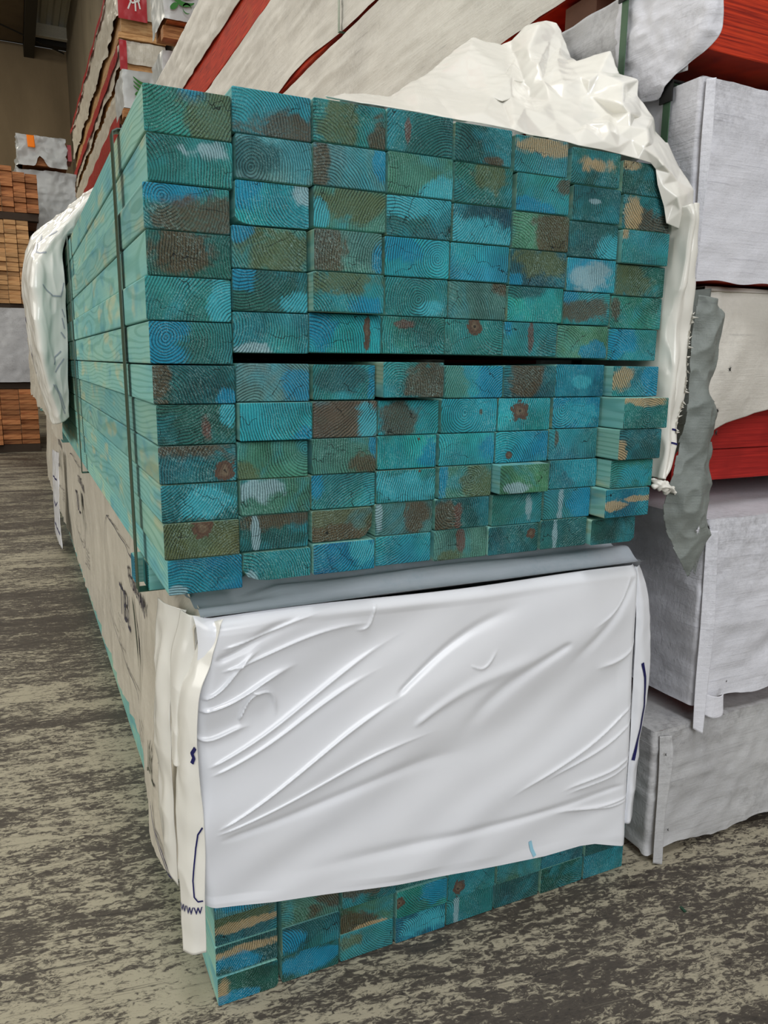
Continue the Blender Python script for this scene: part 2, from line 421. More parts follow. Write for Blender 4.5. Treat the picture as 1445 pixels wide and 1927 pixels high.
def text_decal(name, g, txt, s0, t0, es, et, m, parent, size=1, lift=.0014, outline=0):
    """lettering laid on the sheet: es/et = (s, t) steps for one unit of text width / height"""
    cu = bpy.data.curves.new('lettering', 'FONT'); cu.body = txt; cu.size = size; cu.resolution_u = 3
    tmp = bpy.data.objects.new('lettering', cu); COL.objects.link(tmp)
    dg = bpy.context.evaluated_depsgraph_get(); me = bpy.data.meshes.new_from_object(tmp.evaluated_get(dg))
    bpy.data.objects.remove(tmp); bpy.data.curves.remove(cu)
    n = len(me.vertices); a = np.empty(n*3); me.vertices.foreach_get('co', a); a = a.reshape(-1, 3)
    s = s0+a[:, 0]*es[0]+a[:, 1]*et[0]; t = t0+a[:, 0]*es[1]+a[:, 1]*et[1]
    X = g.at(s, t)+g.at(s, t, 'N')*lift
    me.vertices.foreach_set('co', X.ravel()); me.update(); me.name = name
    return link(name, me, m, parent)
BOARDS = [  # column, row, x0, x1, z0, z1, how far the end sticks out (mm)
    (1,1,-1.5,91.3,1102.7,1149.5,0), (1,2,0.0,91.8,1054.5,1102.3,0), (1,3,-6.0,87.0,1006.2,1053.5,0), (1,4,-5.0,87.2,958.7,1005.8,0),
    (1,5,-8.0,86.0,911.7,958.3,0), (1,6,-6.0,86.3,865.0,911.3,0), (1,7,-4.5,88.5,820.7,864.0,0), (1,8,-2.0,87.8,774.5,820.3,0),
    (1,9,-2.0,87.5,730.5,774.0,0), (1,10,-1.0,88.3,685.0,729.5,0), (1,11,0.0,88.9,641.5,684.5,0), (1,12,3.0,91.5,598.5,641.0,0),
    (2,1,91.7,183.0,1113.7,1160.5,0), (2,2,94.5,184.0,1067.0,1113.3,0), (2,3,92.2,180.3,1019.0,1066.5,0), (2,4,87.7,177.0,971.7,1018.0,0),
    (2,5,87.6,177.5,925.0,971.3,0), (2,6,86.7,178.0,878.5,924.5,0), (2,7,89.0,179.0,822.4,867.0,0), (2,8,89.0,178.0,777.5,822.0,12),
    (2,9,88.2,176.0,731.2,776.0,0), (2,10,90.5,178.8,687.2,730.8,0), (2,11,89.3,176.0,643.0,686.8,0), (2,12,92.0,179.8,604.0,642.0,0),
    (3,1,185.0,276.5,1116.5,1162.5,0), (3,2,184.5,277.0,1069.5,1115.5,0), (3,3,185.0,278.0,1023.0,1069.0,0), (3,4,180.7,267.5,973.5,1020.0,13),
    (3,5,178.0,269.0,927.0,972.5,17), (3,6,178.5,273.0,880.0,926.6,0), (3,7,183.0,266.0,823.5,866.5,0), (3,8,182.5,269.2,777.2,822.5,0),
    (3,9,181.0,268.0,732.2,776.8,0), (3,10,180.0,267.1,688.2,731.8,0), (3,11,179.2,264.0,645.7,687.8,0), (3,12,180.2,265.0,606.0,645.3,6),
    (4,1,278.0,368.5,1117.7,1164.5,0), (4,2,279.5,370.0,1069.5,1117.3,0), (4,3,278.5,369.0,1021.0,1068.5,0), (4,4,276.5,367.5,974.0,1020.5,0),
    (4,5,278.0,367.0,926.7,973.5,0), (4,6,274.0,363.5,880.5,926.3,0), (4,7,267.0,353.0,826.5,870.5,20), (4,8,270.2,358.0,778.2,822.5,0),
    (4,9,269.6,355.5,734.0,777.8,0), (4,10,268.5,355.5,690.0,733.0,0), (4,11,267.4,352.5,646.7,689.5,0), (4,12,268.0,350.5,606.5,646.3,0),
    (5,1,370.4,455.0,1116.7,1161.5,0), (5,2,372.0,459.3,1068.0,1116.3,0), (5,3,371.0,459.5,1021.0,1067.0,0), (5,4,368.5,457.5,974.0,1020.0,0),
    (5,5,368.0,456.0,926.2,973.0,0), (5,6,364.0,453.0,880.5,925.8,0), (5,7,365.5,456.0,824.2,867.0,0), (5,8,361.5,449.0,778.2,823.8,0),
    (5,9,359.5,447.0,734.5,777.8,0), (5,10,360.5,443.8,690.2,734.0,0), (5,11,356.0,442.0,647.2,689.8,0), (5,12,355.5,439.8,604.0,646.8,0),
    (6,1,459.7,544.5,1113.7,1158.5,0), (6,2,464.5,550.6,1066.5,1113.3,0), (6,3,461.0,553.0,1019.2,1065.5,0), (6,4,459.0,551.5,972.5,1018.8,0),
    (6,5,458.5,549.5,925.5,972.0,0), (6,6,453.5,542.5,880.0,925.0,0), (6,7,457.5,543.5,824.2,868.0,0), (6,8,450.5,537.8,778.5,823.8,0),
    (6,9,448.0,536.5,734.7,778.0,0), (6,10,444.2,526.0,694.0,734.3,20), (6,11,446.5,531.3,645.7,690.0,0), (6,12,440.2,525.5,604.5,645.3,3),
    (7,1,551.0,635.0,1109.0,1154.5,0), (7,2,556.5,639.6,1062.5,1108.0,0), (7,3,554.0,639.0,1015.0,1061.5,0), (7,4,553.0,639.0,969.5,1014.0,0),
    (7,5,550.5,633.0,924.5,969.0,0), (7,6,543.0,632.0,878.5,923.5,0), (7,7,544.0,630.8,824.5,870.0,0), (7,8,542.5,627.3,779.7,824.0,0),
    (7,9,538.2,625.5,735.0,779.3,0), (7,10,542.5,629.0,692.4,734.5,0), (7,11,535.0,620.0,647.7,692.0,0), (7,12,531.7,616.0,604.0,647.3,0),
    (8,1,640.0,718.0,1105.0,1148.5,0), (8,2,644.5,732.5,1058.5,1104.6,0), (8,3,641.0,728.5,1011.2,1056.5,7), (8,4,641.0,732.0,967.5,1010.8,0),
    (8,5,635.0,731.0,921.7,967.0,0), (8,6,634.0,726.5,876.5,921.3,0), (8,7,634.0,720.5,824.9,868.5,15), (8,8,631.2,714.5,780.5,824.6,45),
    (8,9,627.7,707.5,736.0,780.0,43), (8,10,629.5,710.0,692.5,734.0,29), (8,11,620.4,704.5,649.5,692.1,32), (8,12,617.0,704.0,603.5,644.0,8),
]
# ------------------------------------------------------------------ setting
def floor_mat():
    m, nt, b = mat('worn_concrete'); k = N(nt)
    P = k.n('ShaderNodeTexCoord').outputs['Object']
    rot = k.n('ShaderNodeMapping'); rot.inputs['Rotation'].default_value = (0, 0, .16); k.l(P, rot.inputs['Vector']); Q = rot.outputs[0]
    st = k.noise(k.vm('MULTIPLY', Q, (2.2, 9, 1)), 1, 6, .65, .5)
    st2 = k.noise(k.vm('MULTIPLY', Q, (22, 70, 1)), 1, 5, .7, .8)
    pt = k.noise(k.vm('MULTIPLY', Q, (52, 104, 1)), 1, 8, .74, 1.4)
    f = k.math('ADD', k.math('ADD', k.math('MULTIPLY', st, .38), k.math('MULTIPLY', pt, .46)), k.math('MULTIPLY', st2, .32))
    f = k.math('ADD', f, k.math('MULTIPLY', k.math('SUBTRACT', k.noise(P, .9, 3), .5), .16))
    col = k.mix(k.map(f, .565, .615, 0, 1), S(72, 66, 59), S(158, 151, 131))
    col = k.mix(k.map(f, .52, .44, 0, .7), col, S(38, 35, 33))
    cr = k.noise(k.vm('MULTIPLY', Q, (60, 120, 1)), 1, 4, .7, 1.5)
    col = k.mix(k.map(cr, .40, .33, 0, .7), col, S(40, 36, 34))
    sc = k.noise(k.vm('MULTIPLY', Q, (1.4, 150, 1)), 1, 3, .7)
    col = k.mix(k.map(sc, .66, .72, 0, .35), col, S(166, 158, 138))
    sc2 = k.noise(k.vm('MULTIPLY', Q, (2.0, 70, 1)), 1.3, 3, .7)
    col = k.mix(k.map(sc2, .60, .70, 0, .65), col, S(44, 40, 38))
    k.l(col, b.inputs['Base Color']); k.l(k.map(f, .45, .7, .42, .7), b.inputs['Roughness']); b.inputs['Specular IOR Level'].default_value = .35
    k.l(k.bump(f, .5, .004), b.inputs['Normal'])
    return m
def conc(name, c1, c2, spots=True):
    m, nt, b = mat(name); k = N(nt); P = k.n('ShaderNodeTexCoord').outputs['Object']
    col = k.mix(k.map(k.noise(k.vm('MULTIPLY', P, (1.1, 1.1, .35)), 1, 5, .6), .3, .7), c1, c2)
    col = k.mix(k.map(k.noise(P, 1.0, 2), .7, .74, 0, .5), col, k.mix(1.0, col, (.5, .48, .46, 1), 'MULTIPLY'))
    k.l(col, b.inputs['Base Color']); b.inputs['Roughness'].default_value = .85
    k.l(k.bump(k.noise(P, 12, 5), .3, .01), b.inputs['Normal'])
    return m
def structure(o): o['kind'] = 'structure'; return o
XR, YB, ZC = 1.52, 20.7, 8.45
structure(box('floor', -12, XR+.2, -8, YB+.3, -.2, 0, floor_mat()))
CW = conc('precast_concrete', S(150, 132, 104), S(122, 106, 82))
CW2 = conc('precast_concrete_side', S(132, 122, 102), S(108, 98, 80))
structure(box('wall_right', XR, XR+.2, -8, YB, 0, ZC+.2, CW2))
structure(box('wall_back', -12, XR+.2, YB, YB+.3, 0, 8.1, CW))
structure(box('wall_left', -12.2, -12, -8, YB+.3, 0, ZC+.2, CW2))
# ribbed steel roof
def roof():
    V = []; Fc = []; xs = []; x = -12.0
    while x < XR: xs += [(x, 0), (x+.11, 0), (x+.14, .06), (x+.24, .06)]; x += .27
    for x, h in xs: V += [(x, -8, ZC+h), (x, YB+.3, ZC+h)]
    for i in range(len(xs)-1): Fc.append((2*i, 2*i+1, 2*i+3, 2*i+2))
    return mesh('ceiling', V, Fc)
structure(link('ceiling', roof(), flat('zinc_roof_sheet', S(200, 198, 180), .5)))
PUR = flat('purlin_steel', S(220, 216, 200), .5); BEAMM = flat('rafter_steel', S(52, 50, 44), .6)
for i, y in enumerate((20.2, 17.3, 14.4, 11.5, 8.6, 5.7)):
    structure(boxes('trim_%d' % (i+1), [(-12, XR, y, y+.05, ZC-.30, ZC-.005), (-12, XR, y-.09, y+.0, ZC-.30, ZC-.27)], PUR))
structure(boxes('trim_7', [(.58, .80, -8, YB, ZC-.62, ZC-.31)], BEAMM))
structure(box('trim_8', -12, XR, YB-.25, YB-.01, 8.1, 8.36, BEAMM))
structure(box('trim_9', -6, .57, 11.6, YB-.3, ZC-.42, ZC-.31, conc('roof_lining', S(112, 96, 70), S(92, 78, 58))))
m_br = link('trim_10', mesh('trim_10', *[[(-1.6, 18.0, ZC-.45), (1.45, 20.3, ZC-.55), (1.45, 20.3, ZC-.52), (-1.6, 18.0, ZC-.42), (-1.6, 18.03, ZC-.45), (1.45, 20.33, ZC-.55), (1.45, 20.33, ZC-.52), (-1.6, 18.03, ZC-.42)], [(0, 1, 2, 3), (4, 7, 6, 5), (0, 4, 5, 1), (3, 2, 6, 7), (0, 3, 7, 4), (1, 5, 6, 2)]]), BEAMM)
structure(m_br)

# ------------------------------------------------------------------ the open pack of teal boards
BASE = {'D': (38, 98, 102), 'T': (46, 128, 134), 'G': (74, 132, 118), 'C': (42, 152, 170), 'B': (22, 120, 156), 'S': (90, 138, 142), 'O': (92, 96, 72)}
STAIN = {'o': (84, 98, 66), 'n': (82, 68, 48), 't': (172, 150, 112), 'r': (98, 68, 60), 'b': (20, 130, 166), 'd': (36, 84, 88), 'c': (60, 164, 180), 's': (140, 172, 180)}
# look of each end: base, then stains "colour,x,y,rx,ry" and a knot "k,x,y,r[,ry]"; x and y are shares of the end from its top left corner
LOOK = """
1T b.6,.05,.16,.25 o.85,.55,.36,.8|T s.72,.22,.25,.22|T b.3,.1,.4,.3 n.68,.75,.55,.5|D n.38,.4,.4,.5 G|T c.9,.5,.15,.5|T b.15,.4,.25,.7|D n.06,.3,.16,.5 b.93,.92,.14,.22|D r.62,.6,.07,.3 c.9,.2,.1,.3|D n.5,.05,.55,.38 k.84,.7,.13,.3|D c.6,.5,.3,.3|O k.5,.14,.13,.3|B s.1,.9,.1,.15
2T n.62,.85,.5,.45|S d.2,.4,.4,.4|C b.1,.2,.3,.5 s.92,.15,.14,.25|G o.55,.55,.45,.5 b.08,.12,.16,.25|D b.1,.15,.22,.35 c.85,.75,.3,.25|T s.22,.95,.3,.16|S b.8,.5,.2,.4|C b.95,.9,.2,.3|G o.1,.8,.2,.3|G s.2,.3,.3,.3|D n.6,.08,.5,.3 s.22,.5,.05,.6|T s.08,.9,.12,.2
3T o.3,.6,.26,.6 n.92,.75,.13,.55|S n.06,.45,.13,.55 b.96,.25,.12,.45|G o.5,.3,.4,.5 c.06,.75,.13,.35|S n.2,.5,.3,.7 b.95,.75,.1,.4|T o.5,.2,.45,.4 b.75,.85,.28,.3|C b.1,.3,.2,.6 k.8,.5,.05,.42|T b.97,.4,.08,.5 d.5,.4,.4,.3|O c.85,.62,.22,.4|G n.8,.75,.22,.3 b.97,.15,.08,.35|T b.06,.25,.12,.45|O n.35,.85,.6,.32|B c.8,.4,.2,.4
4D r.3,.5,.04,.3|G c.8,.8,.4,.3|D c.55,.15,.7,.32|C b.2,.2,.4,.4|T c.7,.8,.2,.2|T r.3,.2,.16,.1|T n.8,.55,.34,.55|C n.32,.55,.34,.55|C b.9,.6,.2,.4 k.69,.12,.02|T c.5,.5,.4,.4 k.72,.06,.02|G n.72,.4,.22,.6 s.06,.3,.05,.5|C G
5D n.7,.9,.15,.1|D o.6,.3,.35,.4|D c.25,.8,.7,.42|C G|G n.9,.1,.15,.2|T k.5,.18,.12,.26|C G.1,.5,.3,.6 b.8,.5,.3,.6|C n.7,.4,.03,.1|C b.9,.5,.2,.5|G o.75,.55,.3,.6 b.04,.4,.1,.5|D n.15,.5,.3,.5 r.42,.5,.07,.4|G r.5,.4,.06,.28 o.25,.9,.2,.2
6T t.5,.22,.6,.24|T b.2,.9,.5,.25 n.9,.2,.2,.2|G n.65,.5,.34,.6|D o.6,.3,.4,.4 b.08,.85,.12,.18|C d.25,.05,.35,.24|T r.5,.45,.05,.7 b.08,.2,.1,.3|D n.42,.35,.4,.6|C k.4,.4,.17,.3|C b.9,.4,.2,.5 k.25,.75,.06|G s.4,.8,.2,.2|T s.73,.45,.07,.32|D k.85,.35,.09,.18
7D t.55,.38,.3,.2|D s.45,.42,.12,.08|D c.85,.7,.35,.4|C s.5,.5,.4,.4|T n.35,.5,.5,.3 b.1,.08,.25,.25|G b.75,.85,.3,.3|B c.5,.5,.2,.2|B C.5,.5,.4,.4|T n.15,.3,.05,.3|T C.7,.5,.4,.5|T b.85,.5,.3,.7 s.35,.5,.06,.6|D s.3,.5,.05,.6
8D t.2,.12,.2,.14|T n.7,.85,.5,.4 t.2,.6,.16,.4|T t.05,.1,.1,.2|D o.3,.5,.45,.6|T n.1,.3,.1,.4|T b.3,.4,.3,.6|T t.22,.4,.2,.4 b.8,.5,.25,.5|T t.4,.05,.5,.16|D t.06,.65,.12,.35|T C.5,.5,.4,.4|B t.2,.58,.26,.13 t.75,.38,.3,.1|D T
""".strip().splitlines()
def lin(c): return S(*c)[:3]
def parse_look(s):
    tk = s.split(); base = tk[0].lstrip('12345678'); st = []; kn = None
    for q in tk[1:]:
        if len(q) == 1: continue
        v = [float(x) for x in q[1:].split(',')]
        if q[0] == 'k': kn = (v[0], v[1], v[2], v[3] if len(v) > 3 else v[2]*2)
        else: st.append((STAIN[q[0]] if q[0] in STAIN else BASE[q[0]], v, q[0]))
    return base, st, kn
rng = random.Random(11)
def board_mesh(name, wd, ht, ln, base, st, kn, wane=None):
    V, Fc = box_data(-wd/2, wd/2, 0, ln, -ht/2, ht/2, .0018)
    if wane:   # a rounded bark edge along one corner
        sx, sz, a, c = wane
        V = [list(v) for v in V]
        for v in V:
            dx = (v[0]*sx-(wd/2-a))/a; dz = (v[2]*sz-(ht/2-c))/c
            if dx > 0 and dz > 0:
                pass
        # cut: replace the profile corner by an arc
        prof = []
        for i in range(12): prof.append((V[i][0], V[i][2]))
        key = {(1, 1): 0, (-1, 1): 3, (-1, -1): 6, (1, -1): 9}[(sx, sz)]
        arc = []
        cx, cz = sx*(wd/2-a), sz*(ht/2-c); a0 = {(1, 1): 0, (-1, 1): 90, (-1, -1): 180, (1, -1): 270}[(sx, sz)]
        for i in range(9):
            t = math.radians(a0+i*90/8); arc.append((cx+a*math.cos(t)*(1-.05*abs(math.sin(i*2.1))), cz+c*math.sin(t)*(1-.05*abs(math.cos(i*1.7)))))
        prof = prof[:key]+arc+prof[key+3:]; n = len(prof); V = []
        for y in (0, ln): V += [(x, y, z) for x, z in prof]
        Fc = [tuple(range(n)), tuple(reversed(range(n, 2*n)))]+[(i, n+i, n+(i+1) % n, (i+1) % n) for i in range(n)]
    me = mesh(name, V, Fc)
    nend = [0 if (i < 2 or (not wane and i < 14)) else 1 for i in range(len(Fc))]
    me.materials.append(END); me.materials.append(SIDE)
    me.polygons.foreach_set('material_index', nend)
    def va(n, v):
        a = me.attributes.new(n, 'FLOAT_VECTOR', 'POINT'); a.data.foreach_set('vector', list(v)*len(me.vertices))
    def loc(x, y): return ((x-.5)*wd, 0, (.5-y)*ht)
    va('base', lin(base))
    st = list(st)+[None]*(2-len(st))
    for i, s in enumerate(st[:2], 1):
        if s is None: va('sc%d' % i, (0, 0, 0)); va('sa%d' % i, (0, 0, 5)); va('sb%d' % i, (100, 0, 100))
        else:
            c, v, _ = s; va('sc%d' % i, lin(c)); va('sa%d' % i, loc(v[0], v[1])); va('sb%d' % i, (1/(v[2]*wd), 0, 1/(v[3]*ht)))
    if kn is None: va('knot', (0, 0, 5)); va('knotb', (200, 0, 200))
    else: va('knot', loc(kn[0], kn[1])); va('knotb', (1/(kn[2]*wd), 0, 1/(kn[3]*ht)))
    t = rng.random()
    if t < .10: p = (rng.uniform(-.03, .03), rng.uniform(-.012, .012))
    else:
        a = rng.choice([-1, 1])*rng.uniform(.5, 2.6); d = rng.uniform(.042, .095); p = (d*math.sin(a), d*math.cos(a))
    va('pith', (p[0], 0, p[1]))
    return me
ORD = ['leftmost', 'second', 'third', 'fourth', 'fifth', 'sixth', 'seventh', 'rightmost']
ROWN = ['top row', 'second row', 'third row', 'fourth row', 'fifth row', 'sixth row', 'seventh row', 'eighth row', 'ninth row', 'tenth row', 'eleventh row', 'bottom row']
BW = {'D': 'dark teal', 'T': 'teal', 'G': 'greenish teal', 'C': 'bright teal', 'B': 'blue', 'S': 'greyish teal', 'O': 'olive brown'}
SW = {'o': 'olive patch', 'n': 'brown patch', 't': 'tan patch', 'r': 'reddish mark', 'b': 'blue patch', 'd': 'dark patch', 'c': 'bright patch', 's': 'pale patch', 'G': 'green patch', 'C': 'bright patch'}
looks = [l.split('|') for l in LOOK]
WANE = {(2, 12): (-1, -1, .034, .016), (3, 11): (1, -1, .022, .026), (2, 3): (-1, -1, .02, .008), (8, 12): (1, -1, .012, .01)}
for c, r, x0, x1, z0, z1, p in BOARDS:
    base, st, kn = parse_look(looks[c-1][r-1])
    wd, ht = (x1-x0)/1000-.0009, (z1-z0)/1000-.0007
    # gravity: the drawn gaps between rows are closed to a hair
    ln = 4.8+rng.uniform(-.02, .02)
    bc = [min(255, max(0, v*rng.uniform(.93, 1.07))) for v in BASE[base]]
    o = link('timber_board', board_mesh('timber_board', wd, ht, ln, bc, st, kn, WANE.get((c, r))), None)
    o.location = ((x0+x1)/2000, -p/1000+rng.uniform(0, .0012), (z0+z1)/2000)
    extra = (' with knot' if kn and max(kn[2], kn[3]) > .1 else (' with '+SW[st[0][2]] if st else ''))
    props(o, '%s board end%s, %s column, %s of the open pack' % (BW[base], extra, ORD[c-1], ROWN[r-1]), 'timber board', 'teal boards of the open pack')

# boards showing below the wrap of the lower pack
LOWL = ["O t.9,.3,.5,.25 b.3,.5,.3,.3", "D o.5,.2,.6,.3 t.6,.5,.5,.16", "D t.55,.3,.45,.16 b.4,.7,.3,.3", "D t.08,.5,.12,.4 b.3,.9,.3,.3",
        "G t.7,.3,.4,.3", "G n.8,.4,.3,.5", "D b.2,.5,.2,.4", "D b.5,.5,.5,.4",
        "G", "D n.4,.3,.5,.4", "G n.3,.7,.4,.4 t.6,.95,.3,.1", "T o.2,.3,.2,.3",
        "G", "T", "C k.04,.4,.1,.2 b.8,.3,.3,.5", "B c.6,.5,.4,.4",
        "D", "D", "T k.22,.6,.12,.28", "T s.2,.5,.05,.6",
        "D", "T k.03,.3,.1,.3", "G", "D", "D", "T", "D", "D", "T", "D", "D", "T"]
for c in range(8):
    for r in range(4):       # r counts from the fourth row up down to the floor row
        base, st, kn = parse_look(LOWL[(c*4+r) % len(LOWL)])
        gx = .0 if c == 0 else .004
        x0 = .048+c*.0898+gx+rng.uniform(-.001, .001); wd = .0862 if c else .0868; zc = .0225+(3-r)*.0452
        if c == 0 and r == 3: zc += 0
        o = link('timber_board', board_mesh('timber_board', wd, .0446, 4.8, [v*rng.uniform(.85, 1.0) for v in BASE[base]], st, kn,
                 (1, -1, .008, .012) if (c, r) == (0, 3) else None), None)
        o.location = (x0+wd/2, .026+rng.uniform(-.003, .003), zc+.0003)
        props(o, '%s board end low in the wrapped pack, %s column, %s up from floor' % (BW[base], ORD[c], ['fourth', 'third', 'second', 'first'][r]), 'timber board', 'teal boards of the wrapped lower pack')

# bearers under the open pack
def bearer(y, yw, z0, z1, x0, lab, tone):
    me = board_mesh('bearer_board', yw, z1-z0, .74, BASE[tone], [], None)
    o = link('bearer_board', me, None); o.rotation_euler = (0, 0, -math.pi/2); o.location = (x0, y+yw/2, (z0+z1)/2)
    props(o, lab, 'bearer', 'bearers between the two packs')
bearer(.160, .044, .5605, .5970, .003, 'teal bearer nearest the front under the open pack, beside the green strap', 'T')
bearer(.207, .034, .5605, .5970, -.0085, 'blue-ended bearer just behind the front bearer under the open pack', 'B')
bearer(2.2, .07, .5605, .5975, 0, 'teal bearer at mid length between open pack and wrapped pack', 'T')
bearer(4.1, .07, .5605, .5975, -.02, 'blue-ended bearer at the far end between the two packs', 'B')

# green straps round the open pack
def strap_loop(name, pts, wid, y, th, m, label, tilt=0):
    """closed band: pts (x, z) outer path; stands at y with width wid"""
    n = len(pts); V = []; Fc = []
    cx = sum(p[0] for p in pts)/n; cz = sum(p[1] for p in pts)/n
    for x, z in pts:
        dx = th*(1 if x < cx else -1); dz = th*(1 if z < cz else -1)
        yy = y+tilt*(z-.6)
        V += [(x, yy-wid/2, z), (x, yy+wid/2, z), (x+dx, yy+wid/2, z+dz), (x+dx, yy-wid/2, z+dz)]
    for i in range(n):
        j = (i+1) % n
        for a in range(4): b_ = (a+1) % 4; Fc.append((4*i+a, 4*i+b_, 4*j+b_, 4*j+a))
    V = np.array(V); c = np.array([V[:, 0].mean(), y, V[:, 2].min()])
    o = link(name, mesh(name, V-c, Fc), m); o.location = c
    return props(o, label, 'strap')
SP = [(-.0098, .5592), (-.0098, .90), (-.0098, 1.149), (-.004, 1.1525), (.087, 1.1575), (.096, 1.1625), (.185, 1.165), (.37, 1.1665), (.46, 1.1635), (.55, 1.1605), (.64, 1.1565), (.722, 1.152), (.7355, 1.148), (.7355, .70), (.7355, .5592)]
props(strap_loop('packing_strap', SP, .026, .178, .0012, STRAP, 'thin dark green strap round the open pack, nearest its front, over the bearer', .05), group='straps round the open pack')
props(strap_loop('packing_strap', SP[:0]+[(x, z if z > .565 else .594) for x, z in SP], .024, 1.12, .0012, STRAP, 'thin dark green strap round the open pack beside the white wrap'), group='straps round the open pack')

# ------------------------------------------------------------------ wrap of the lower pack
low = empty('plastic_wrap', (.4, 2.4, .0), 'glossy white plastic wrap with navy printing round the lower timber pack', 'plastic wrap')
# front sheet
ex = [.030, .038, .126, .224, .310, .400, .491, .577, .648, .680, .741, .768]; ez = [.172, .170, .153, .137, .122, .111, .099, .090, .088, .083, .062, .061]
nu, nv = 420, 280
xs = np.linspace(0, 1, nu); ts = np.linspace(0, 1, nv)
U, T = np.meshgrid(xs, ts)
zt = .560+.002*np.sin(U*9)-.004*U
xl = .030+.010*np.sin(T*math.pi*1.0+2.4)+.004*np.sin(T*14); xr = .742+.018*T
X = xl*(1-U)+xr*U; zb = np.interp(X, ex, ez); Z = zt*(1-T)+zb*T
def crease(X, Z, a, b, wdt, h, rot=0, sharp=1.0):
    (ax, az), (bx, bz) = a, b; L = math.hypot(bx-ax, bz-az); dx, dz = (bx-ax)/L, (bz-az)/L
    s = ((X-ax)*dx+(Z-az)*dz)/L; d = -(X-ax)*dz+(Z-az)*dx+.012*np.sin(s*4+ax*30)
    win = np.clip(s/.08, 0, 1)*np.clip((1-s)/.35, 0, 1); win = win*win*(3-2*win)
    ww = wdt*(.32+.7*np.clip(s, 0, 1)); h = h*.8
    return h*win*(sharp*np.exp(-np.abs(d)/ww)+(1-sharp)*np.exp(-(d/ww)**2))
PQ = np.stack([X, X*0, Z], -1)
# soft diagonal swells rising to the right, pulled from points on the left edge
dg = X*-.42+Z*.91
H = .0042*np.sin(dg*30+X*5+.9*vnoise(PQ, 4, 3))*np.clip(1.2-T*.7, .3, 1)+.0012*np.sin(dg*80+2+1.6*vnoise(PQ, 6, 5))*np.clip(1-X*.6, .4, 1)+.0045*fbm(PQ, 4, 2)
for a, b, wd_, h, sp in [((.035, .375), (.33, .500), .005, .0050, 1), ((.04, .365), (.30, .455), .004, .0045, 1), ((.030, .455), (.17, .475), .005, .008, .8), ((.032, .470), (.12, .505), .004, .007, 1),
                     ((.06, .535), (.30, .552), .0035, .0045, 1), ((.06, .505), (.28, .520), .0035, .005, 1), ((.28, .548), (.24, .522), .003, .004, 1), ((.05, .52), (.20, .545), .012, -.006, .3),
                     ((.045, .290), (.34, .415), .0040, .0055, 1), ((.045, .285), (.38, .345), .0035, .0045, 1), ((.05, .275), (.45, .30), .012, -.004, .3), ((.30, .42), (.52, .53), .010, -.005, .2),
                     ((.33, .36), (.56, .46), .014, .004, .1), ((.60, .46), (.40, .33), .016, -.005, .1), ((.745, .33), (.50, .20), .0035, .0055, 1), ((.75, .305), (.56, .21), .003, .004, 1),
                     ((.755, .245), (.60, .185), .0035, .0050, 1), ((.752, .232), (.61, .178), .003, .004, 1), ((.755, .165), (.58, .150), .0035, .0045, 1), ((.755, .160), (.62, .143), .003, .0035, 1), ((.752, .185), (.10, .175), .012, -.004, .2),
                     ((.74, .44), (.66, .385), .006, .004, .8), ((.73, .55), (.60, .40), .012, -.004, .2), ((.72, .545), (.64, .46), .003, .003, 1),
                     ((.08, .43), (.13, .455), .004, .009, 1), ((.10, .46), (.14, .425), .004, .006, 1), ((.03, .42), (.10, .40), .006, .006, .9), ((.42, .445), (.47, .455), .003, .003, 1)]:
    H = H+crease(X, Z, a, b, wd_, h, sharp=sp)
H = H*np.clip((1-U)/.06, .25, 1)
H = H*np.clip(T/.05, 0, 1)*np.clip((1-T)/.04, .35, 1)
edge = np.clip(1-U/.03, 0, 1)+np.clip((U-.97)/.03, 0, 1); top = np.clip(1-T/.035, 0, 1)
Y = .004-H+.020*edge**2+.012*top**2
gfront = Grid(np.stack([X, Y, Z], -1), flip=False)
if gfront.N[nv//2, nu//2, 1] > 0: gfront = Grid(gfront.P, flip=True)
gfront.obj('front_sheet', WHITE, low)
# top sheet, sagging folds running across
nu2, nv2 = 160, 150
U, T = np.meshgrid(np.linspace(0, 1, nu2), np.linspace(0, 1, nv2)**2.2)
X = .046+U*.710; Y = .012+T*4.8; PQ = np.stack([X, Y, X*0], -1)
rise = np.clip((X-.10)/.06, 0, 1)
fold = np.exp(-((Y-.118-.01*np.sin(X*9))/.022)**2)*(.040+.004*np.sin(X*21))*rise+np.exp(-((Y-.068-.012*np.sin(X*6+1))/.016)**2)*.017*rise+np.exp(-((Y-.05-.03*U)/.012)**2)*.006+np.exp(-((Y-.10-.02*np.sin(U*5))/.018)**2)*.006+np.exp(-((Y-.165+.05*U)/.014)**2)*.004
Z = .5562+fold*(Y < .205)+.0014*fbm(PQ, (6, 30, 1), 4)*(Y < 5)+np.where(Y < .03, .0075*(1-(Y-.012)/.018), 0)
Z = np.where(Y > .150, np.minimum(Z, .5588), Z); Z = np.minimum(Z, .5965)
gt = Grid(np.stack([X, Y, Z], -1)); gt = gt if gt.N[0, 0, 2] > 0 else Grid(gt.P, flip=True)
gt.obj('top_sheet', TOPW, low)
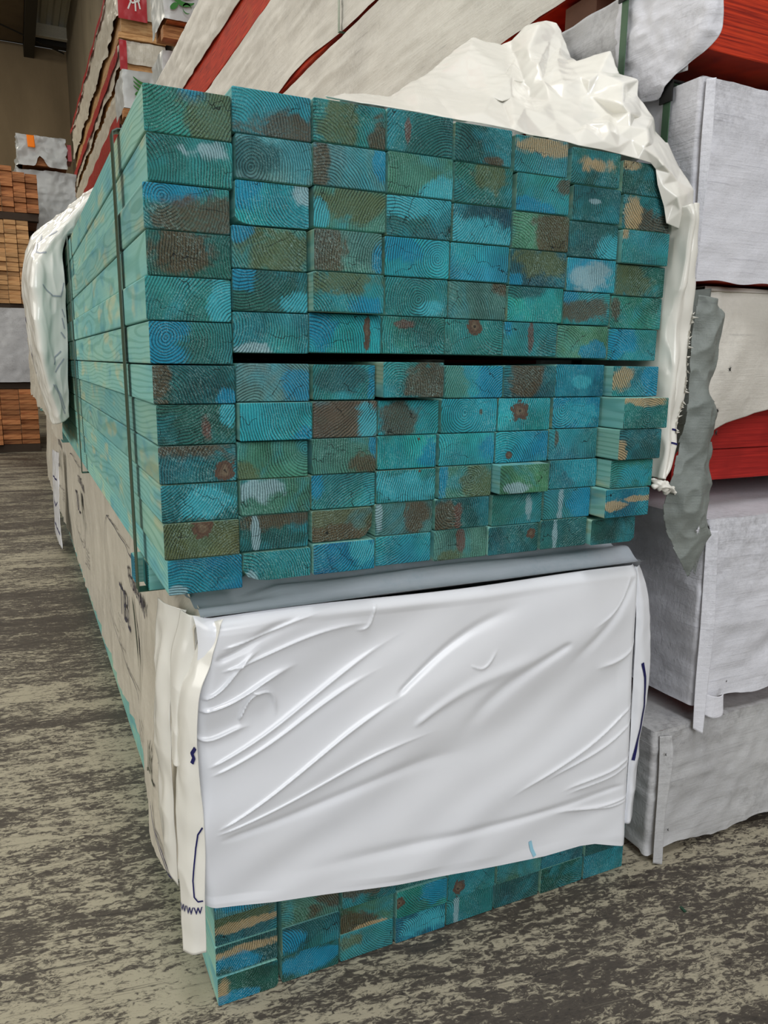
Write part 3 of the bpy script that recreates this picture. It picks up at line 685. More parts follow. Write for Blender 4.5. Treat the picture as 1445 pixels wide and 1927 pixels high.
# side sheet with the print; s runs from the near end to the far end, t from top to hem
LEN = 4.95; nus, nvs = 520, 110
sv = np.linspace(0, 1, nus); yv = .035+LEN*sv**1.7
def s_of_y(y): return (np.maximum((np.asarray(y, float)-.035), 0)/LEN)**(1/1.7)
U, T = np.meshgrid(sv, np.linspace(0, 1, nvs)); Yb = np.meshgrid(yv, np.linspace(0, 1, nvs))[0]
hem = np.interp(yv, [.03, .10, .16, .22, .30, .38, .46, .55, .66, 1.0, 1.4, 2, 3.2, 5], [.17, .150, .120, .098, .088, .105, .094, .082, .095, .085, .072, .058, .05, .045])+.003*np.sin(yv*17)*np.exp(-yv)+.0015*np.sin(yv*31)*np.exp(-yv)
ztop = .557+.002*np.sin(yv*9)
Z = ztop[None]*(1-T)+hem[None]*T
PQ = np.stack([Yb*0, Yb, Z], -1)
out = .004+.003*fbm(PQ, (1, 5, 5), 8)+.0045*ridge(PQ, (1, 13, 3), 12)+.003*vnoise(PQ, (1, 18, 4), 15)+.0008*ridge(PQ, (1, 45, 9), 19)
out = out+np.interp(Yb, [0, .1, .3, .45, .6, 3, 4, 5], [.0, .018, .030, .018, 0, .0, .018, .02])*np.clip(T*1.5, 0, 1)**1.5
out = np.maximum(out, .002)+.006*np.clip((T-.97)/.03, 0, 1)*0
Xs = .0455-out; Xs = np.where(T < .04, Xs+.012*(1-T/.04), Xs)
gside = Grid(np.stack([Xs, Yb, Z], -1)); gside = gside if gside.N[nvs//2, nus//2, 0] < 0 else Grid(gside.P, flip=True)
side = gside.obj('side_sheet', SIDEW, low)
# the print bridges the finest wrinkles: outer envelope of the sheet
env = Xs.copy()
for ax_, w_ in ((1, 5), (0, 3)):
    env = np.min([np.roll(env, q_, ax_) for q_ in range(-w_, w_+1)], axis=0)
for ax_, w_ in ((1, 5), (0, 3)):
    env = np.mean([np.roll(env, q_, ax_) for q_ in range(-w_, w_+1)], axis=0)
gprint = Grid(np.stack([env-.0008, Yb, Z], -1), flip=gside.flip)
gr = Grid(np.stack([.762+.002*T, Yb, Z], -1)); gr.obj('side_sheet', WHITE, low)
def st(y, z):
    y = np.asarray(y, float); h_ = np.interp(y, yv, hem); t_ = np.interp(y, yv, ztop)
    return s_of_y(y), (t_-np.asarray(z))/(t_-h_)
def side_text(txt, y0, z0, hgt, m, name='lettering', stretch=1.0, slope=0.0, bold=0.0):
    """text laid level along the side, reading towards the near end"""
    cu = bpy.data.curves.new('lettering', 'FONT'); cu.body = txt; cu.size = hgt/.7; cu.resolution_u = 2; cu.offset = bold
    tmp = bpy.data.objects.new('lettering', cu); COL.objects.link(tmp)
    dg_ = bpy.context.evaluated_depsgraph_get(); me = bpy.data.meshes.new_from_object(tmp.evaluated_get(dg_))
    bpy.data.objects.remove(tmp); bpy.data.curves.remove(cu)
    n = len(me.vertices); a = np.empty(n*3); me.vertices.foreach_get('co', a); a = a.reshape(-1, 3)
    y = y0-a[:, 0]*stretch; z = z0+a[:, 1]+a[:, 0]*slope
    s, t = st(y, z); Xp = gprint.at(s, t)
    me.vertices.foreach_set('co', Xp.ravel()); me.update(); me.name = name
    return link(name, me, m, side)
def side_lines(paths, width, m, name='printed_line'):
    pp = []
    for p in paths:
        p = np.array(p, float); s, t = st(p[:, 0], p[:, 1]); pp.append(np.stack([s, t], 1))
    return strokes(name, gprint, pp, width, m, side, lift=.0005)
def side_poly(pts, m, name):
    p = np.array(pts, float); c = p.mean(0); V = []; Fc = []; K = 7; n = len(p)
    for k_ in range(K+1):
        for q in p:
            v = c+(q-c)*k_/K; s, t = st(v[0], v[1]); V.append(gprint.at(np.array([s]), np.array([t]))[0])
    for k_ in range(K):
        for i in range(n): Fc.append((k_*n+i, k_*n+(i+1) % n, (k_+1)*n+(i+1) % n, (k_+1)*n+i))
    return link(name, mesh(name, V, Fc), m, side)
def rrect(y0, y1, z0, z1, r, n=5):
    P_ = []
    for cy, cz, a0 in ((y1-r, z1-r, 0), (y0+r, z1-r, 90), (y0+r, z0+r, 180), (y1-r, z0+r, 270)):
        for i in range(n+1): a = math.radians(a0+90*i/n); P_.append((cy+r*math.cos(a), cz+r*math.sin(a)))
    return P_+[P_[0]]
for dy in (0, 1.35, 2.7):
    side_text('STRUCTURAL FRAMING', .70+dy, .436, .024, INKP, stretch=.78, bold=.0012)
    side_lines([rrect(.50+dy, 1.12+dy, .215, .500, .09)], .003, INKG)
    side_text('TBL', .86+dy, .315, .07, INKG, stretch=1.0)
    for kk, (dz, ln_) in enumerate(((-.012, .20), (-.026, .24))): side_text(['ENGINEERED FRAMING', 'PREMIUM TIMBER PRODUCTS'][kk] if False else '-- ---- --- ----', .90+dy, .315+dz-.008, .009, INKG, stretch=1.35)
    side_poly([(.63+dy, .415), (.60+dy, .405), (.545+dy, .34), (.535+dy, .30), (.56+dy, .315), (.625+dy, .375)], INKD, 'printed_panel')
    side_poly([(.50+dy, .36), (.485+dy, .345), (.47+dy, .31), (.455+dy, .29), (.47+dy, .325)], INKD, 'printed_panel')
    side_lines([rrect(.50+dy, .60+dy, .17, .25, .03)], .002, INKG)
    for kk in range(5): side_lines([[(.49+dy, .235-kk*.014), (.41+dy-.012*(kk % 2), .235-kk*.014)]], .0025, INKG)
# marks close to the corner
side_lines([[(.215, .462), (.150, .462)], [(.215, .450), (.150, .450)]], .0055, INK)
side_lines([[(.215, .45), (.225, .40), (.228, .33), (.222, .27)]], .002, INKG)
side_lines([[(.300, .165), (.285, .148), (.24, .135), (.19, .128), (.14, .120)], [(.300, .158), (.285, .141), (.24, .127), (.19, .120), (.14, .112)]], .0035, INK)
side_text('JBL', .335, .215, .045, INKD, stretch=1.0)
side_text('J', .215, .29, .055, INK, stretch=1.5)
side_text('r', .150, .232, .04, INK, stretch=1.2)
# gathered folds and the long hanging corner flap
def folds(row_a, row_b, name, m, amp, seed, nu_=26, nv_=120, parent=low):
    g = loft([row_a, [tuple((np.array(a)+np.array(b))/2+np.array([-.004, -.006, 0])) for a, b in zip(row_a, row_b)], row_b], nv_, nu_,
             lambda u, v, P: amp*(vnoise(P, (30, 30, 9), seed)+.5*ridge(P, (22, 22, 16), seed+3)))
    if g.N[nu_//2, nv_//2, 1] > 0: g = Grid(g.P, flip=True)
    g.obj(name, m, parent, thick=.0006); return g
gfl = folds([(.052, .050, .545), (.030, .050, .491), (.017, .048, .452), (.012, .045, .356), (.008, .04, .312), (.008, .035, .203), (.008, .03, .100)],
            [(.068, .000, .562), (.050, -.002, .512), (.033, -.004, .463), (.029, -.004, .379), (.034, -.004, .282), (.032, -.003, .184), (.030, -.002, .113)], 'corner_flap', WHITE2, .0028, 41)
folds([(.014, .15, .553), (.008, .15, .50), (.000, .14, .44), (-.002, .13, .33), (.004, .12, .22), (.004, .11, .185)],
      [(.040, .07, .556), (.022, .075, .50), (.014, .07, .44), (.010, .07, .33), (.010, .065, .22), (.010, .06, .175)], 'gathered_fold', WHITE2, .004, 52)
folds([(.030, .075, .556), (.016, .075, .50), (.012, .065, .44), (.010, .06, .36)],
      [(.050, .040, .556), (.034, .035, .50), (.022, .035, .45), (.018, .04, .36)], 'gathered_fold', WHITE2, .003, 57)
grf = folds([(.740, .024, .552), (.744, .018, .47), (.746, .016, .38), (.750, .016, .28), (.752, .016, .18), (.754, .016, .095)],
            [(.752, .030, .552), (.772, .022, .49), (.783, .020, .40), (.782, .018, .32), (.774, .018, .24), (.770, .018, .10)], 'gathered_fold', WHITE, .003, 77)
strokes('printed_line', grf, [[(.36, .45), (.42, .62), (.52, .72), (.62, .66), (.74, .36)]], .006, INK, low)
text_decal('lettering', gfl, 'WWW'.lower(), .865, .02, (0, 1.0), (-.12, 0), INK, low, size=.42)
strokes('printed_line', gfl, [[(.60, .96), (.62, .80), (.66, .72), (.76, .62), (.81, .66), (.825, .78), (.825, .95)]], .0022, INK, low)
strokes('printed_line', gfl, [[(.36, .95), (.375, .80), (.39, .86), (.405, .78)]], .005, INK, low)
# second wrap seam on the side further back
gs = folds([(-.004, 3.1, .44), (-.012, 3.1, .30), (-.016, 3.1, .16), (-.018, 3.1, .045)], [(.012, 2.85, .45), (.002, 2.8, .30), (-.004, 2.75, .16), (-.006, 2.7, .04)], 'seam_flap', WHITE, .003, 63)
strokes('printed_line', gs, [[(.3, .2), (.3, .8)], [(.55, .3), (.62, .5), (.55, .7)], [(.85, .1), (.87, .9)]], .008, INK, low)
# a torn nick and a blue dye streak on the front sheet
strokes('dye_streak', gfront, [[(.71, .93), (.715, .965), (.722, .99)]], .006, flat('blue_dye', S(150, 200, 220), .4), low)
# ------------------------------------------------------------------ wrap pushed back on the open pack
up_ = empty('plastic_wrap', (.45, 1.2, 1.17), 'crumpled white plastic wrap pushed back on top and right of the open pack', 'plastic wrap')
TIN_V = [(0.201,0.004,1.163),(0.23,0.006,1.165),(0.261,0.008,1.167),(0.281,0.008,1.167),(0.323,0.008,1.167),(0.371,0.006,1.165),(0.409,0.004,1.165),(0.455,0.004,1.164),(0.479,0.004,1.161),(0.51,0.004,1.161),(0.543,0.002,1.159),(0.563,0.002,1.157),(0.598,0.0,1.156),(0.632,0.0,1.154),(0.662,-0.002,1.151),(0.684,-0.004,1.148),(0.694,-0.004,1.141),(0.698,-0.006,1.12),(0.711,-0.008,1.092),(0.718,-0.008,1.07),(0.742,-0.012,1.063),(0.764,-0.004,1.071),(0.774,-0.002,1.092),(0.772,0.0,1.122),(0.761,0.02,1.154),(0.755,0.04,1.192),(0.74,0.05,1.211),(0.744,0.06,1.234),(0.74,0.09,1.269),(0.747,0.1,1.296),(0.737,0.13,1.31),(0.741,0.14,1.322),(0.75,0.17,1.362),(0.74,0.2,1.362),(0.72,0.22,1.356),(0.757,0.28,1.384),(0.769,0.31,1.419),(0.774,0.33,1.444),(0.767,0.34,1.462),(0.751,0.345,1.465),(0.735,0.35,1.461),(0.711,0.36,1.452),(0.691,0.365,1.43),(0.674,0.37,1.423),(0.65,0.37,1.422),(0.624,0.37,1.424),(0.61,0.365,1.42),(0.556,0.34,1.379),(0.496,0.29,1.332),(0.444,0.25,1.295),(0.379,0.2,1.247),(0.33,0.16,1.231),(0.261,0.09,1.202),(0.363,0.15,1.228),(0.348,0.016,1.172),(0.425,0.022,1.184),(0.383,0.01,1.171),(0.578,0.315,1.385),(0.554,0.285,1.358),(0.497,0.185,1.271),(0.488,0.105,1.234),(0.415,0.14,1.239),(0.481,0.235,1.303),(0.579,0.21,1.311),(0.502,0.1,1.23),(0.466,0.012,1.174),(0.532,0.19,1.291),(0.571,0.28,1.36),(0.571,0.2,1.307),(0.554,0.16,1.283),(0.608,0.21,1.301),(0.593,0.165,1.265),(0.525,0.11,1.24),(0.513,0.055,1.202),(0.512,0.115,1.235),(0.707,0.31,1.435),(0.654,0.26,1.374),(0.639,0.23,1.344),(0.632,0.2,1.33),(0.656,0.3,1.374),(0.612,0.21,1.304),(0.669,0.33,1.395),(0.689,0.255,1.36),(0.729,0.305,1.414),(0.66,0.235,1.351),(0.617,0.165,1.293),(0.619,0.15,1.282),(0.67,0.145,1.3),(0.691,0.125,1.303),(0.67,0.205,1.335),(0.608,0.185,1.286),(0.524,0.075,1.219),(0.533,0.06,1.21),(0.584,0.1,1.24),(0.604,0.135,1.272),(0.627,0.125,1.278),(0.665,0.115,1.285),(0.704,0.085,1.279),(0.663,0.115,1.265),(0.611,0.105,1.25),(0.599,0.065,1.218),(0.556,0.045,1.196),(0.721,0.095,1.272),(0.578,0.012,1.181),(0.602,0.04,1.198),(0.67,0.07,1.229),(0.661,0.035,1.231),(0.701,0.06,1.246),(0.71,0.05,1.225),(0.624,0.022,1.198),(0.67,0.03,1.219),(0.665,0.02,1.198),(0.617,0.008,1.183),(0.625,-0.002,1.162),(0.689,0.012,1.195),(0.677,-0.004,1.174),(0.614,0.028,1.189),(0.6,-0.0,1.167),(0.656,0.04,1.206),(0.644,0.018,1.184),(0.662,0.014,1.179),(0.693,0.045,1.219),(0.518,0.03,1.177),(0.529,0.008,1.168),(0.561,0.014,1.173),(0.668,-0.006,1.165),(0.69,-0.012,1.153),(0.697,-0.016,1.144),(0.721,-0.022,1.104),(0.724,-0.012,1.095),(0.715,-0.012,1.136),(0.744,-0.014,1.11),(0.694,0.006,1.175),(0.73,0.02,1.176),(0.703,-0.01,1.12),(0.734,-0.006,1.128),(0.731,-0.02,1.086),(0.712,0.235,1.358),(0.739,0.29,1.398),(0.753,0.325,1.44)]
TIN_F = [(52,0,1),(53,50,3),(51,3,50),(3,51,2),(1,2,51),(52,1,51),(5,56,61),(54,4,5),(5,61,54),(4,54,61),(49,4,61),(48,49,61),(61,62,48),(62,47,48),(53,3,4),(4,49,53),(50,53,49),(58,59,66),(66,67,58),(57,58,67),(67,45,57),(46,57,45),(69,63,68),(64,60,74),(60,64,69),(55,6,7),(7,74,55),(74,60,55),(59,55,60),(66,59,60),(60,69,66),(69,68,66),(67,66,68),(68,43,67),(43,44,67),(45,67,44),(56,5,6),(6,55,56),(55,59,56),(61,56,59),(62,61,59),(59,58,62),(47,62,58),(58,57,47),(57,46,47),(91,73,92),(92,71,91),(8,73,65),(73,91,65),(72,65,91),(91,71,72),(70,72,71),(71,90,70),(80,70,90),(78,77,80),(79,80,77),(77,76,79),(81,79,76),(42,81,76),(41,42,76),(40,75,39),(123,101,9),(122,9,101),(85,94,86),(86,89,85),(82,85,89),(89,138,82),(138,83,82),(84,82,83),(83,139,75),(39,75,139),(139,38,39),(9,122,8),(73,8,122),(92,73,122),(122,101,92),(101,93,92),(71,92,93),(93,94,71),(90,71,94),(94,85,90),(80,90,85),(78,80,85),(85,82,78),(82,84,78),(77,78,84),(76,77,84),(84,83,76),(83,75,76),(41,76,75),(75,40,41),(8,65,7),(74,7,65),(65,72,74),(64,74,72),(69,64,72),(72,70,69),(70,80,69),(80,79,69),(63,69,79),(68,63,79),(79,81,68),(43,68,81),(81,42,43),(104,98,100),(98,96,87),(124,10,11),(11,103,124),(103,104,124),(104,100,124),(100,98,99),(95,99,98),(98,87,95),(137,95,87),(87,34,137),(35,137,34),(109,112,118),(118,105,109),(116,117,112),(112,109,116),(102,97,106),(13,113,12),(117,12,113),(112,117,113),(113,119,112),(118,112,119),(105,118,110),(110,106,105),(97,30,88),(30,31,88),(32,88,31),(12,117,11),(103,11,117),(117,116,103),(104,103,116),(116,109,104),(109,105,104),(98,104,105),(105,106,98),(106,97,98),(97,88,98),(96,98,88),(87,96,88),(34,87,88),(33,34,88),(88,32,33),(121,111,108),(108,28,107),(115,125,132),(132,26,115),(114,115,26),(26,27,114),(15,125,14),(120,14,125),(125,115,120),(115,114,120),(111,120,114),(108,111,114),(114,27,108),(28,108,27),(19,129,18),(126,127,133),(21,22,136),(131,136,22),(22,23,131),(21,136,20),(136,131,128),(135,128,131),(131,23,135),(24,135,23),(20,136,19),(129,19,136),(136,128,129),(18,129,128),(134,18,128),(128,135,134),(130,134,135),(135,24,130),(127,130,24),(133,127,24),(25,133,24),(18,134,17),(16,17,134),(134,130,16),(130,127,16),(127,126,16),(15,16,126),(125,15,126),(132,125,126),(126,133,132),(133,25,132),(26,132,25),(14,120,13),(113,13,120),(119,113,120),(120,111,119),(118,119,111),(110,118,111),(111,121,110),(121,108,110),(108,107,110),(106,110,107),(102,106,107),(107,28,102),(28,29,102),(97,102,29),(30,97,29),(123,9,10),(10,124,123),(101,123,124),(124,100,101),(100,99,101),(93,101,99),(94,93,99),(86,94,99),(99,95,86),(89,86,95),(95,137,89),(138,89,137),(137,35,138),(35,36,138),(83,138,36),(36,37,83),(139,83,37),(38,139,37)]
TIN_N = 53
def creased_sheet():
    """stiff film: flat panels meeting in creases, then slightly rounded and rumpled"""
    V = [list(v) for v in TIN_V]; T = [tuple(f) for f in TIN_F]
    topz = lambda x: np.interp(x, [.0, .09, .18, .37, .46, .55, .64, .715, .735], [1.1515, 1.162, 1.1645, 1.1635, 1.160, 1.156, 1.150, 1.148, 1.0])
    sk = list(range(25, TIN_N)); base = len(V)
    for i in sk: x, y, z = TIN_V[i]; V.append([min(x, .775), y+.12, max(1.172, z-.10)])
    for q in range(len(sk)-1):
        a_, b_, c_, d_ = sk[q], sk[q+1], base+q+1, base+q; T += [(a_, c_, b_), (a_, d_, c_)]
    V = np.array(V); T = np.array(T)
    for lv in range(4):
        E_ = np.sort(np.vstack([T[:, [0, 1]], T[:, [1, 2]], T[:, [2, 0]]]), 1); Eu, inv = np.unique(E_, axis=0, return_inverse=True); inv = inv.ravel(); n = len(T)
        mid_ = (V[Eu[:, 0]]+V[Eu[:, 1]])/2; o = len(V); V = np.vstack([V, mid_])
        m0, m1_, m2_ = inv[:n]+o, inv[n:2*n]+o, inv[2*n:]+o
        T = np.vstack([np.stack([T[:, 0], m0, m2_], 1), np.stack([T[:, 1], m1_, m0], 1), np.stack([T[:, 2], m2_, m1_], 1), np.stack([m0, m1_, m2_], 1)])
        if lv in (1, 2, 3):
            Ea = np.vstack([T[:, [0, 1]], T[:, [1, 2]], T[:, [2, 0]]]); Es = np.sort(Ea, 1)
            _, ix, cnt = np.unique(Es, axis=0, return_index=True, return_counts=True); bd = np.zeros(len(V), bool); bd[Es[ix[cnt == 1]].ravel()] = True
            for it in range(0 if lv < 2 else 1):
                acc = np.zeros_like(V); c = np.zeros(len(V)); np.add.at(acc, Ea[:, 0], V[Ea[:, 1]]); np.add.at(acc, Ea[:, 1], V[Ea[:, 0]]); np.add.at(c, Ea[:, 0], 1); np.add.at(c, Ea[:, 1], 1)
                V = np.where(bd[:, None], V, V*.45+.55*acc/c[:, None])
    fn = np.cross(V[T[:, 1]]-V[T[:, 0]], V[T[:, 2]]-V[T[:, 0]])
    if fn[:, 1].sum() > 0: T = T[:, ::-1]; fn = -fn
    vn = np.zeros_like(V)
    for j in range(3): np.add.at(vn, T[:, j], fn)
    vn /= np.linalg.norm(vn, axis=1, keepdims=True)+1e-12
    damp = np.clip((V[:, 2]-topz(V[:, 0]))/.05, 0, 1)*np.clip((.778-V[:, 0])/.01, 0, 1)
    V = V+vn*((.0022*fbm(V, 9, 3, 2)+.0007*ridge(V, 30, 6))*damp)[:, None]
    V[:, 2] = np.where(V[:, 1] > .0, np.maximum(V[:, 2], topz(V[:, 0])+.002), V[:, 2]); V[:, 0] = np.minimum(V[:, 0], .781)
    return mesh('crumpled_sheet', V, T, smooth=True)
cs = link('crumpled_sheet', creased_sheet(), WHITE2, up_)
md = cs.modifiers.new('film', 'SOLIDIFY'); md.thickness = .0006; md.offset = 0
# strip hanging between the pack and the wrapped packs on the right
inn = [(.734, -.008, 1.092), (.738, -.012, 1.081), (.741, -.010, 1.058), (.738, -.004, .995), (.736, .000, .957), (.736, .0, .906), (.738, .0, .824), (.744, .0, .78), (.746, .0, .74), (.742, .0, .700)]
mid = [(.752, -.018, 1.096), (.752, -.024, 1.080), (.753, -.020, 1.050), (.752, -.020, .995), (.754, -.016, .957), (.756, -.014, .900), (.756, -.012, .824), (.758, -.01, .78), (.756, -.008, .74), (.748, -.006, .700)]
outr = [(.772, .0, 1.100), (.767, -.004, 1.076), (.771, -.002, 1.040), (.773, 0, 1.002), (.776, .0, .979), (.778, 0, .884), (.779, .0, .817), (.772, .0, .756), (.765, .0, .717), (.752, .0, .698)]
gh = loft([[(x, .20, z) for x, y, z in inn], inn, mid, outr, [(min(x+.004, .786), .12, z) for x, y, z in outr]], 200, 70, lambda u, v, P: .0035*ridge(P, (40, 40, 14), 71)*np.clip(v*3, 0, 1)*np.clip((1-v)*3, 0, 1)+.0035*vnoise(P, (60, 60, 9), 72)*np.clip(v*3, 0, 1)*np.clip((1-v)*3, 0, 1))
gh = gh if gh.N[35, 100, 1] < 0 else Grid(gh.P, flip=True)
gh.obj('hanging_strip', WHITE2, up_, thick=.0006)
strokes('printed_line', gh, [[(.81, .52), (.81, .72)], [(.86, .50), (.86, .74)], [(.795, .70), (.825, .70)]], .003, INK, up_)
# ragged torn edge of the strip
rgd = random.Random(5); V = []; Fc = []
for i in range(46):
    if rgd.random() < .25: continue
    t = .38+.44*i/46; a = gh.at(np.array([t]), np.array([.66]))[0]; b_ = gh.at(np.array([t+.011]), np.array([.66]))[0]
    c_ = (a+b_)/2+np.array([rgd.uniform(-.001, .004)+.003*math.sin(i*.7), rgd.uniform(-.009, -.002), rgd.uniform(-.005, .005)])
    n_ = len(V); V += [a+[0, -.001, 0], b_+[0, -.001, 0], c_, (a+b_)/2+np.array([-.004, -.006, 0])]; Fc += [(n_, n_+1, n_+2), (n_, n_+2, n_+3), (n_+1, n_+3, n_+2)]
link('torn_edge', mesh('torn_edge', V, Fc), WHITE2, up_)
# knotted scrap at the bottom of the strip
kn = loft([[(.735+.012*math.cos(a), -.016+.010*math.sin(a), .700) for a in np.linspace(0, 6.28, 9)], [(.745+.022*math.cos(a), -.018+.012*math.sin(a), .687) for a in np.linspace(0, 6.28, 9)],
           [(.762+.010*math.cos(a), -.016+.006*math.sin(a), .678) for a in np.linspace(0, 6.28, 9)], [(.776+.003*math.cos(a), -.014+.002*math.sin(a), .672) for a in np.linspace(0, 6.28, 9)]], 40, 30, lambda u, v, P: .004*ridge(P, (90, 90, 90), 3))
kn.obj('knotted_end', WHITE2, up_)
# sleeve left on the far part of the pack
def sleeve():
    y = .9+4.05*np.linspace(0, 1, 200)**1.15; prof = [(.762, .62), (.760, .85), (.758, 1.10), (.750, 1.168), (.735, 1.176), (.40, 1.186), (.10, 1.182), (.0, 1.172), (-.016, 1.150), (-.020, 1.05), (-.024, .90), (-.028, .75), (-.030, .64)]
    pr = resample([(a, 0, b) for a, b in prof], 120)
    P = np.empty((120, 200, 3)); P[..., 0] = pr[:, 0][:, None]; P[..., 1] = y[None]; P[..., 2] = pr[:, 2][:, None]
    k = np.linspace(0, 1, 120)[:, None]; hemz = np.clip((k-.86)/.14, 0, 1)
    P[..., 2] -= hemz*.03*vnoise(P, (1, 3, 1), 44)
    # its near edge runs diagonally back over the top and down the left side
    sh = np.interp(np.linspace(0, 1, 120), [0, .3, .45, .62, .72, 1], [-.2, -.2, -.25, .25, .42, .46])[:, None]
    P[..., 1] += sh*(1-(y[None]-.9)/4.05)
    wd = np.interp(P[..., 1], [0, 1.5, 2.8, 4.0, 5], [.004, .008, .022, .036, .03])
    g = Grid(P); g = g if g.N[60, 100, 2] > 0 else Grid(P, flip=True)
    n_ = .5*(1+fbm(P, (7, 5, 7), 31))+.35*ridge(P, (14, 10, 14), 33)
    g = Grid(P+g.N*(np.clip(n_, 0, 1.4)*wd)[..., None], flip=g.flip)
    g.P[..., 0] = np.minimum(g.P[..., 0], .782)
    return g
gsl = sleeve(); gsl.obj('sleeve_sheet', SIDEW, up_)
# folded-back flap on the left side of the pack
flo = [(0.105, 1.30, 1.290), (0.076, 1.3, 1.296), (-0.024, 1.35, 1.218), (-0.080, 1.35, 1.165), (-0.106, 1.35, 1.06), (-0.104, 1.35, 0.954), (-0.096, 1.35, 0.86), (-0.08, 1.3, 0.78), (-0.062, 1.25, 0.704)]
fl2 = [(0.100, 1.25, 1.280), (0.068, 1.25, 1.280), (-0.018, 1.28, 1.200), (-0.074, 1.27, 1.145), (-0.100, 1.25, 1.07), (-0.097, 1.25, 0.965), (-0.090, 1.24, 0.87), (-0.077, 1.23, 0.79), (-0.056, 1.22, 0.706)]
flm = [(0.090, 1.20, 1.270), (0.063, 1.2, 1.262), (-0.009, 1.2, 1.187), (-0.064, 1.18, 1.118), (-0.084, 1.15, 1.075), (-0.086, 1.15, 0.984), (-0.081, 1.15, 0.886), (-0.071, 1.17, 0.811), (-0.045, 1.2, 0.710)]
flk = [(0.085, 1.22, 1.240), (0.050, 1.21, 1.232), (0.000, 1.20, 1.170), (-0.040, 1.19, 1.115), (-0.046, 1.18, 1.06), (-0.046, 1.18, 0.975), (-0.048, 1.18, 0.875), (-0.046, 1.19, 0.79), (-0.034, 1.21, 0.715)]
fli = [(0.080, 1.25, 1.200), (0.040, 1.24, 1.190), (0.010, 1.22, 1.170), (-.012, 1.21, 1.130), (-.016, 1.2, 1.067), (-.018, 1.2, .965), (-.020, 1.2, .862), (-.024, 1.21, .783), (-.026, 1.22, .723)]
gf = loft([flo, fl2, flm, flk, fli], 180, 90, lambda u, v, P: .0045*vnoise(P, (26, 26, 7), 81)*np.clip(v*6, 0, 1)+.003*ridge(P, (34, 34, 12), 82))
gf = gf if gf.N[60, 90, 1] < 0 else Grid(gf.P, flip=True)
gf.obj('turned_back_flap', WHITE2, up_, thick=.0006)
strokes('printed_line', gf, [[(.47, .60), (.49, .72), (.47, .88), (.40, .97)], [(.70, .85), (.73, .72), (.76, .70)], [(.73, .9), (.76, .8), (.79, .72)], [(.84, .62), (.88, .72), (.93, .74), (.97, .80)], [(.84, .66), (.88, .76), (.95, .84)],
     [(.52, .9), (.55, .95)], [(.56, .88), (.60, .93)], [(.62, .86), (.64, .95)], [(.30, .30), (.36, .44), (.33, .62)], [(.22, .42), (.27, .40)], [(.24, .52), (.30, .44)]], .0035, INKF, up_)
strokes('printed_line', gf, [[(.60, .06), (.70, .10), (.80, .08)]], .006, INK, up_)

# ------------------------------------------------------------------ wrapped packs of laminated boards on the right
def wrap_shell(name, parent, x0, x1, y0, y1, z0, z1, m, amp=.004, seed=1, hemf=None, res=.008, rough=1.0, right=True):
    """tube round four sides plus a lid, wrinkled by one shared vector noise so edges stay joined"""
    c = .006
    ys = y0+c+(y1-y0-c)*np.linspace(0, 1, int(40+60*min(1, (y1-y0)/2)))**1.6
    nx = max(12, int((x1-x0)/res))
    per = [(x0, y) for y in ys[::-1]]+[(x0+c*.3, y0+c*.3)]+[(x, y0) for x in np.linspace(x0+c, x1-c, nx)]+[(x1-c*.3, y0+c*.3)]+([(x1, y) for y in ys[::6]] if right else [])
    per = np.array(per); nz_ = max(10, int((z1-z0)/res)); tz = np.linspace(0, 1, nz_)
    P = np.empty((nz_, len(per), 3)); P[..., :2] = per[None]
    hz = np.zeros(len(per)) if hemf is None else np.array([hemf(x, y) for x, y in per])
    P[..., 2] = (z0+hz)[None]*(1-tz[:, None])+(z1-.0)*tz[:, None]
    def dsp(P):
        d = np.stack([fbm(P, (6, 3, 6), seed), fbm(P, (6, 3, 6), seed+50), .35*fbm(P, (6, 3, 6), seed+90)], -1)*amp
        r = (ridge(P, (11, 4, 11), seed+7)**3*.5+.35*ridge(P, (26, 9, 30), seed+8))*amp*rough
        d[..., 0] -= r; d[..., 1] -= r
        return P+d
    g = Grid(dsp(P)); mid_ = g.N[nz_//2, len(ys)//2]
    if mid_[0] > 0: g = Grid(g.P, flip=True)
    a = g.obj(name, m, parent)
    xs_ = np.linspace(x0, x1, 24); U_, V_ = np.meshgrid(xs_, np.r_[y0, ys]); L = np.stack([U_, V_, U_*0+z1], -1)
    g2 = Grid(dsp(L)); g2 = g2 if g2.N[5, 5, 2] > 0 else Grid(g2.P, flip=True)
    g2.obj('top_cover', m, parent)
    return g
def lvl_pack(label, x0, x1, y0, y1, z0, z1, m, inner=RED, inset=.008, group='wrapped red board packs on the right', hemup=.002, **kw):
    e = empty('laminated_board_pack', ((x0+x1)/2, (y0+y1)/2, z0), label, 'timber pack', group)
    box('red_boards', x0+inset, x1-inset, y0+inset, y1, z0+hemup, z1-.006, inner, e, bev=.003)
    if m: wrap_shell('building_wrap', e, x0, x1, y0, y1, z0, z1, m, **kw)
    return e
p1 = lvl_pack('grey wrapped board pack standing on the floor, lowest of the right stack', .812, 1.46, .02, 4.9, .004, .252, WRAP_M, amp=.006, seed=101, hemup=.03, inset=.012, hemf=lambda x, y: .012+.006*math.sin(x*30)+.006*(y > .03))
def seam(parent, rows, m, name='corner_fold', seed=3, a=.0015, flipy=True):
    g = loft(rows, 90, 16, lambda u, v, P: a*vnoise(P, (40, 40, 12), seed))
    g = g if (g.N[8, 45, 1] < 0) == flipy else Grid(g.P, flip=True)
    g.obj(name, m, parent, thick=.0008); return g
seam(p1, [[(.815, .012, .245), (.817, .010, .18), (.818, .008, .10), (.818, .006, .005)], [(.842, .010, .242), (.838, .000, .20), (.834, .002, .10), (.836, .002, -.0), ]], WRAP_M)
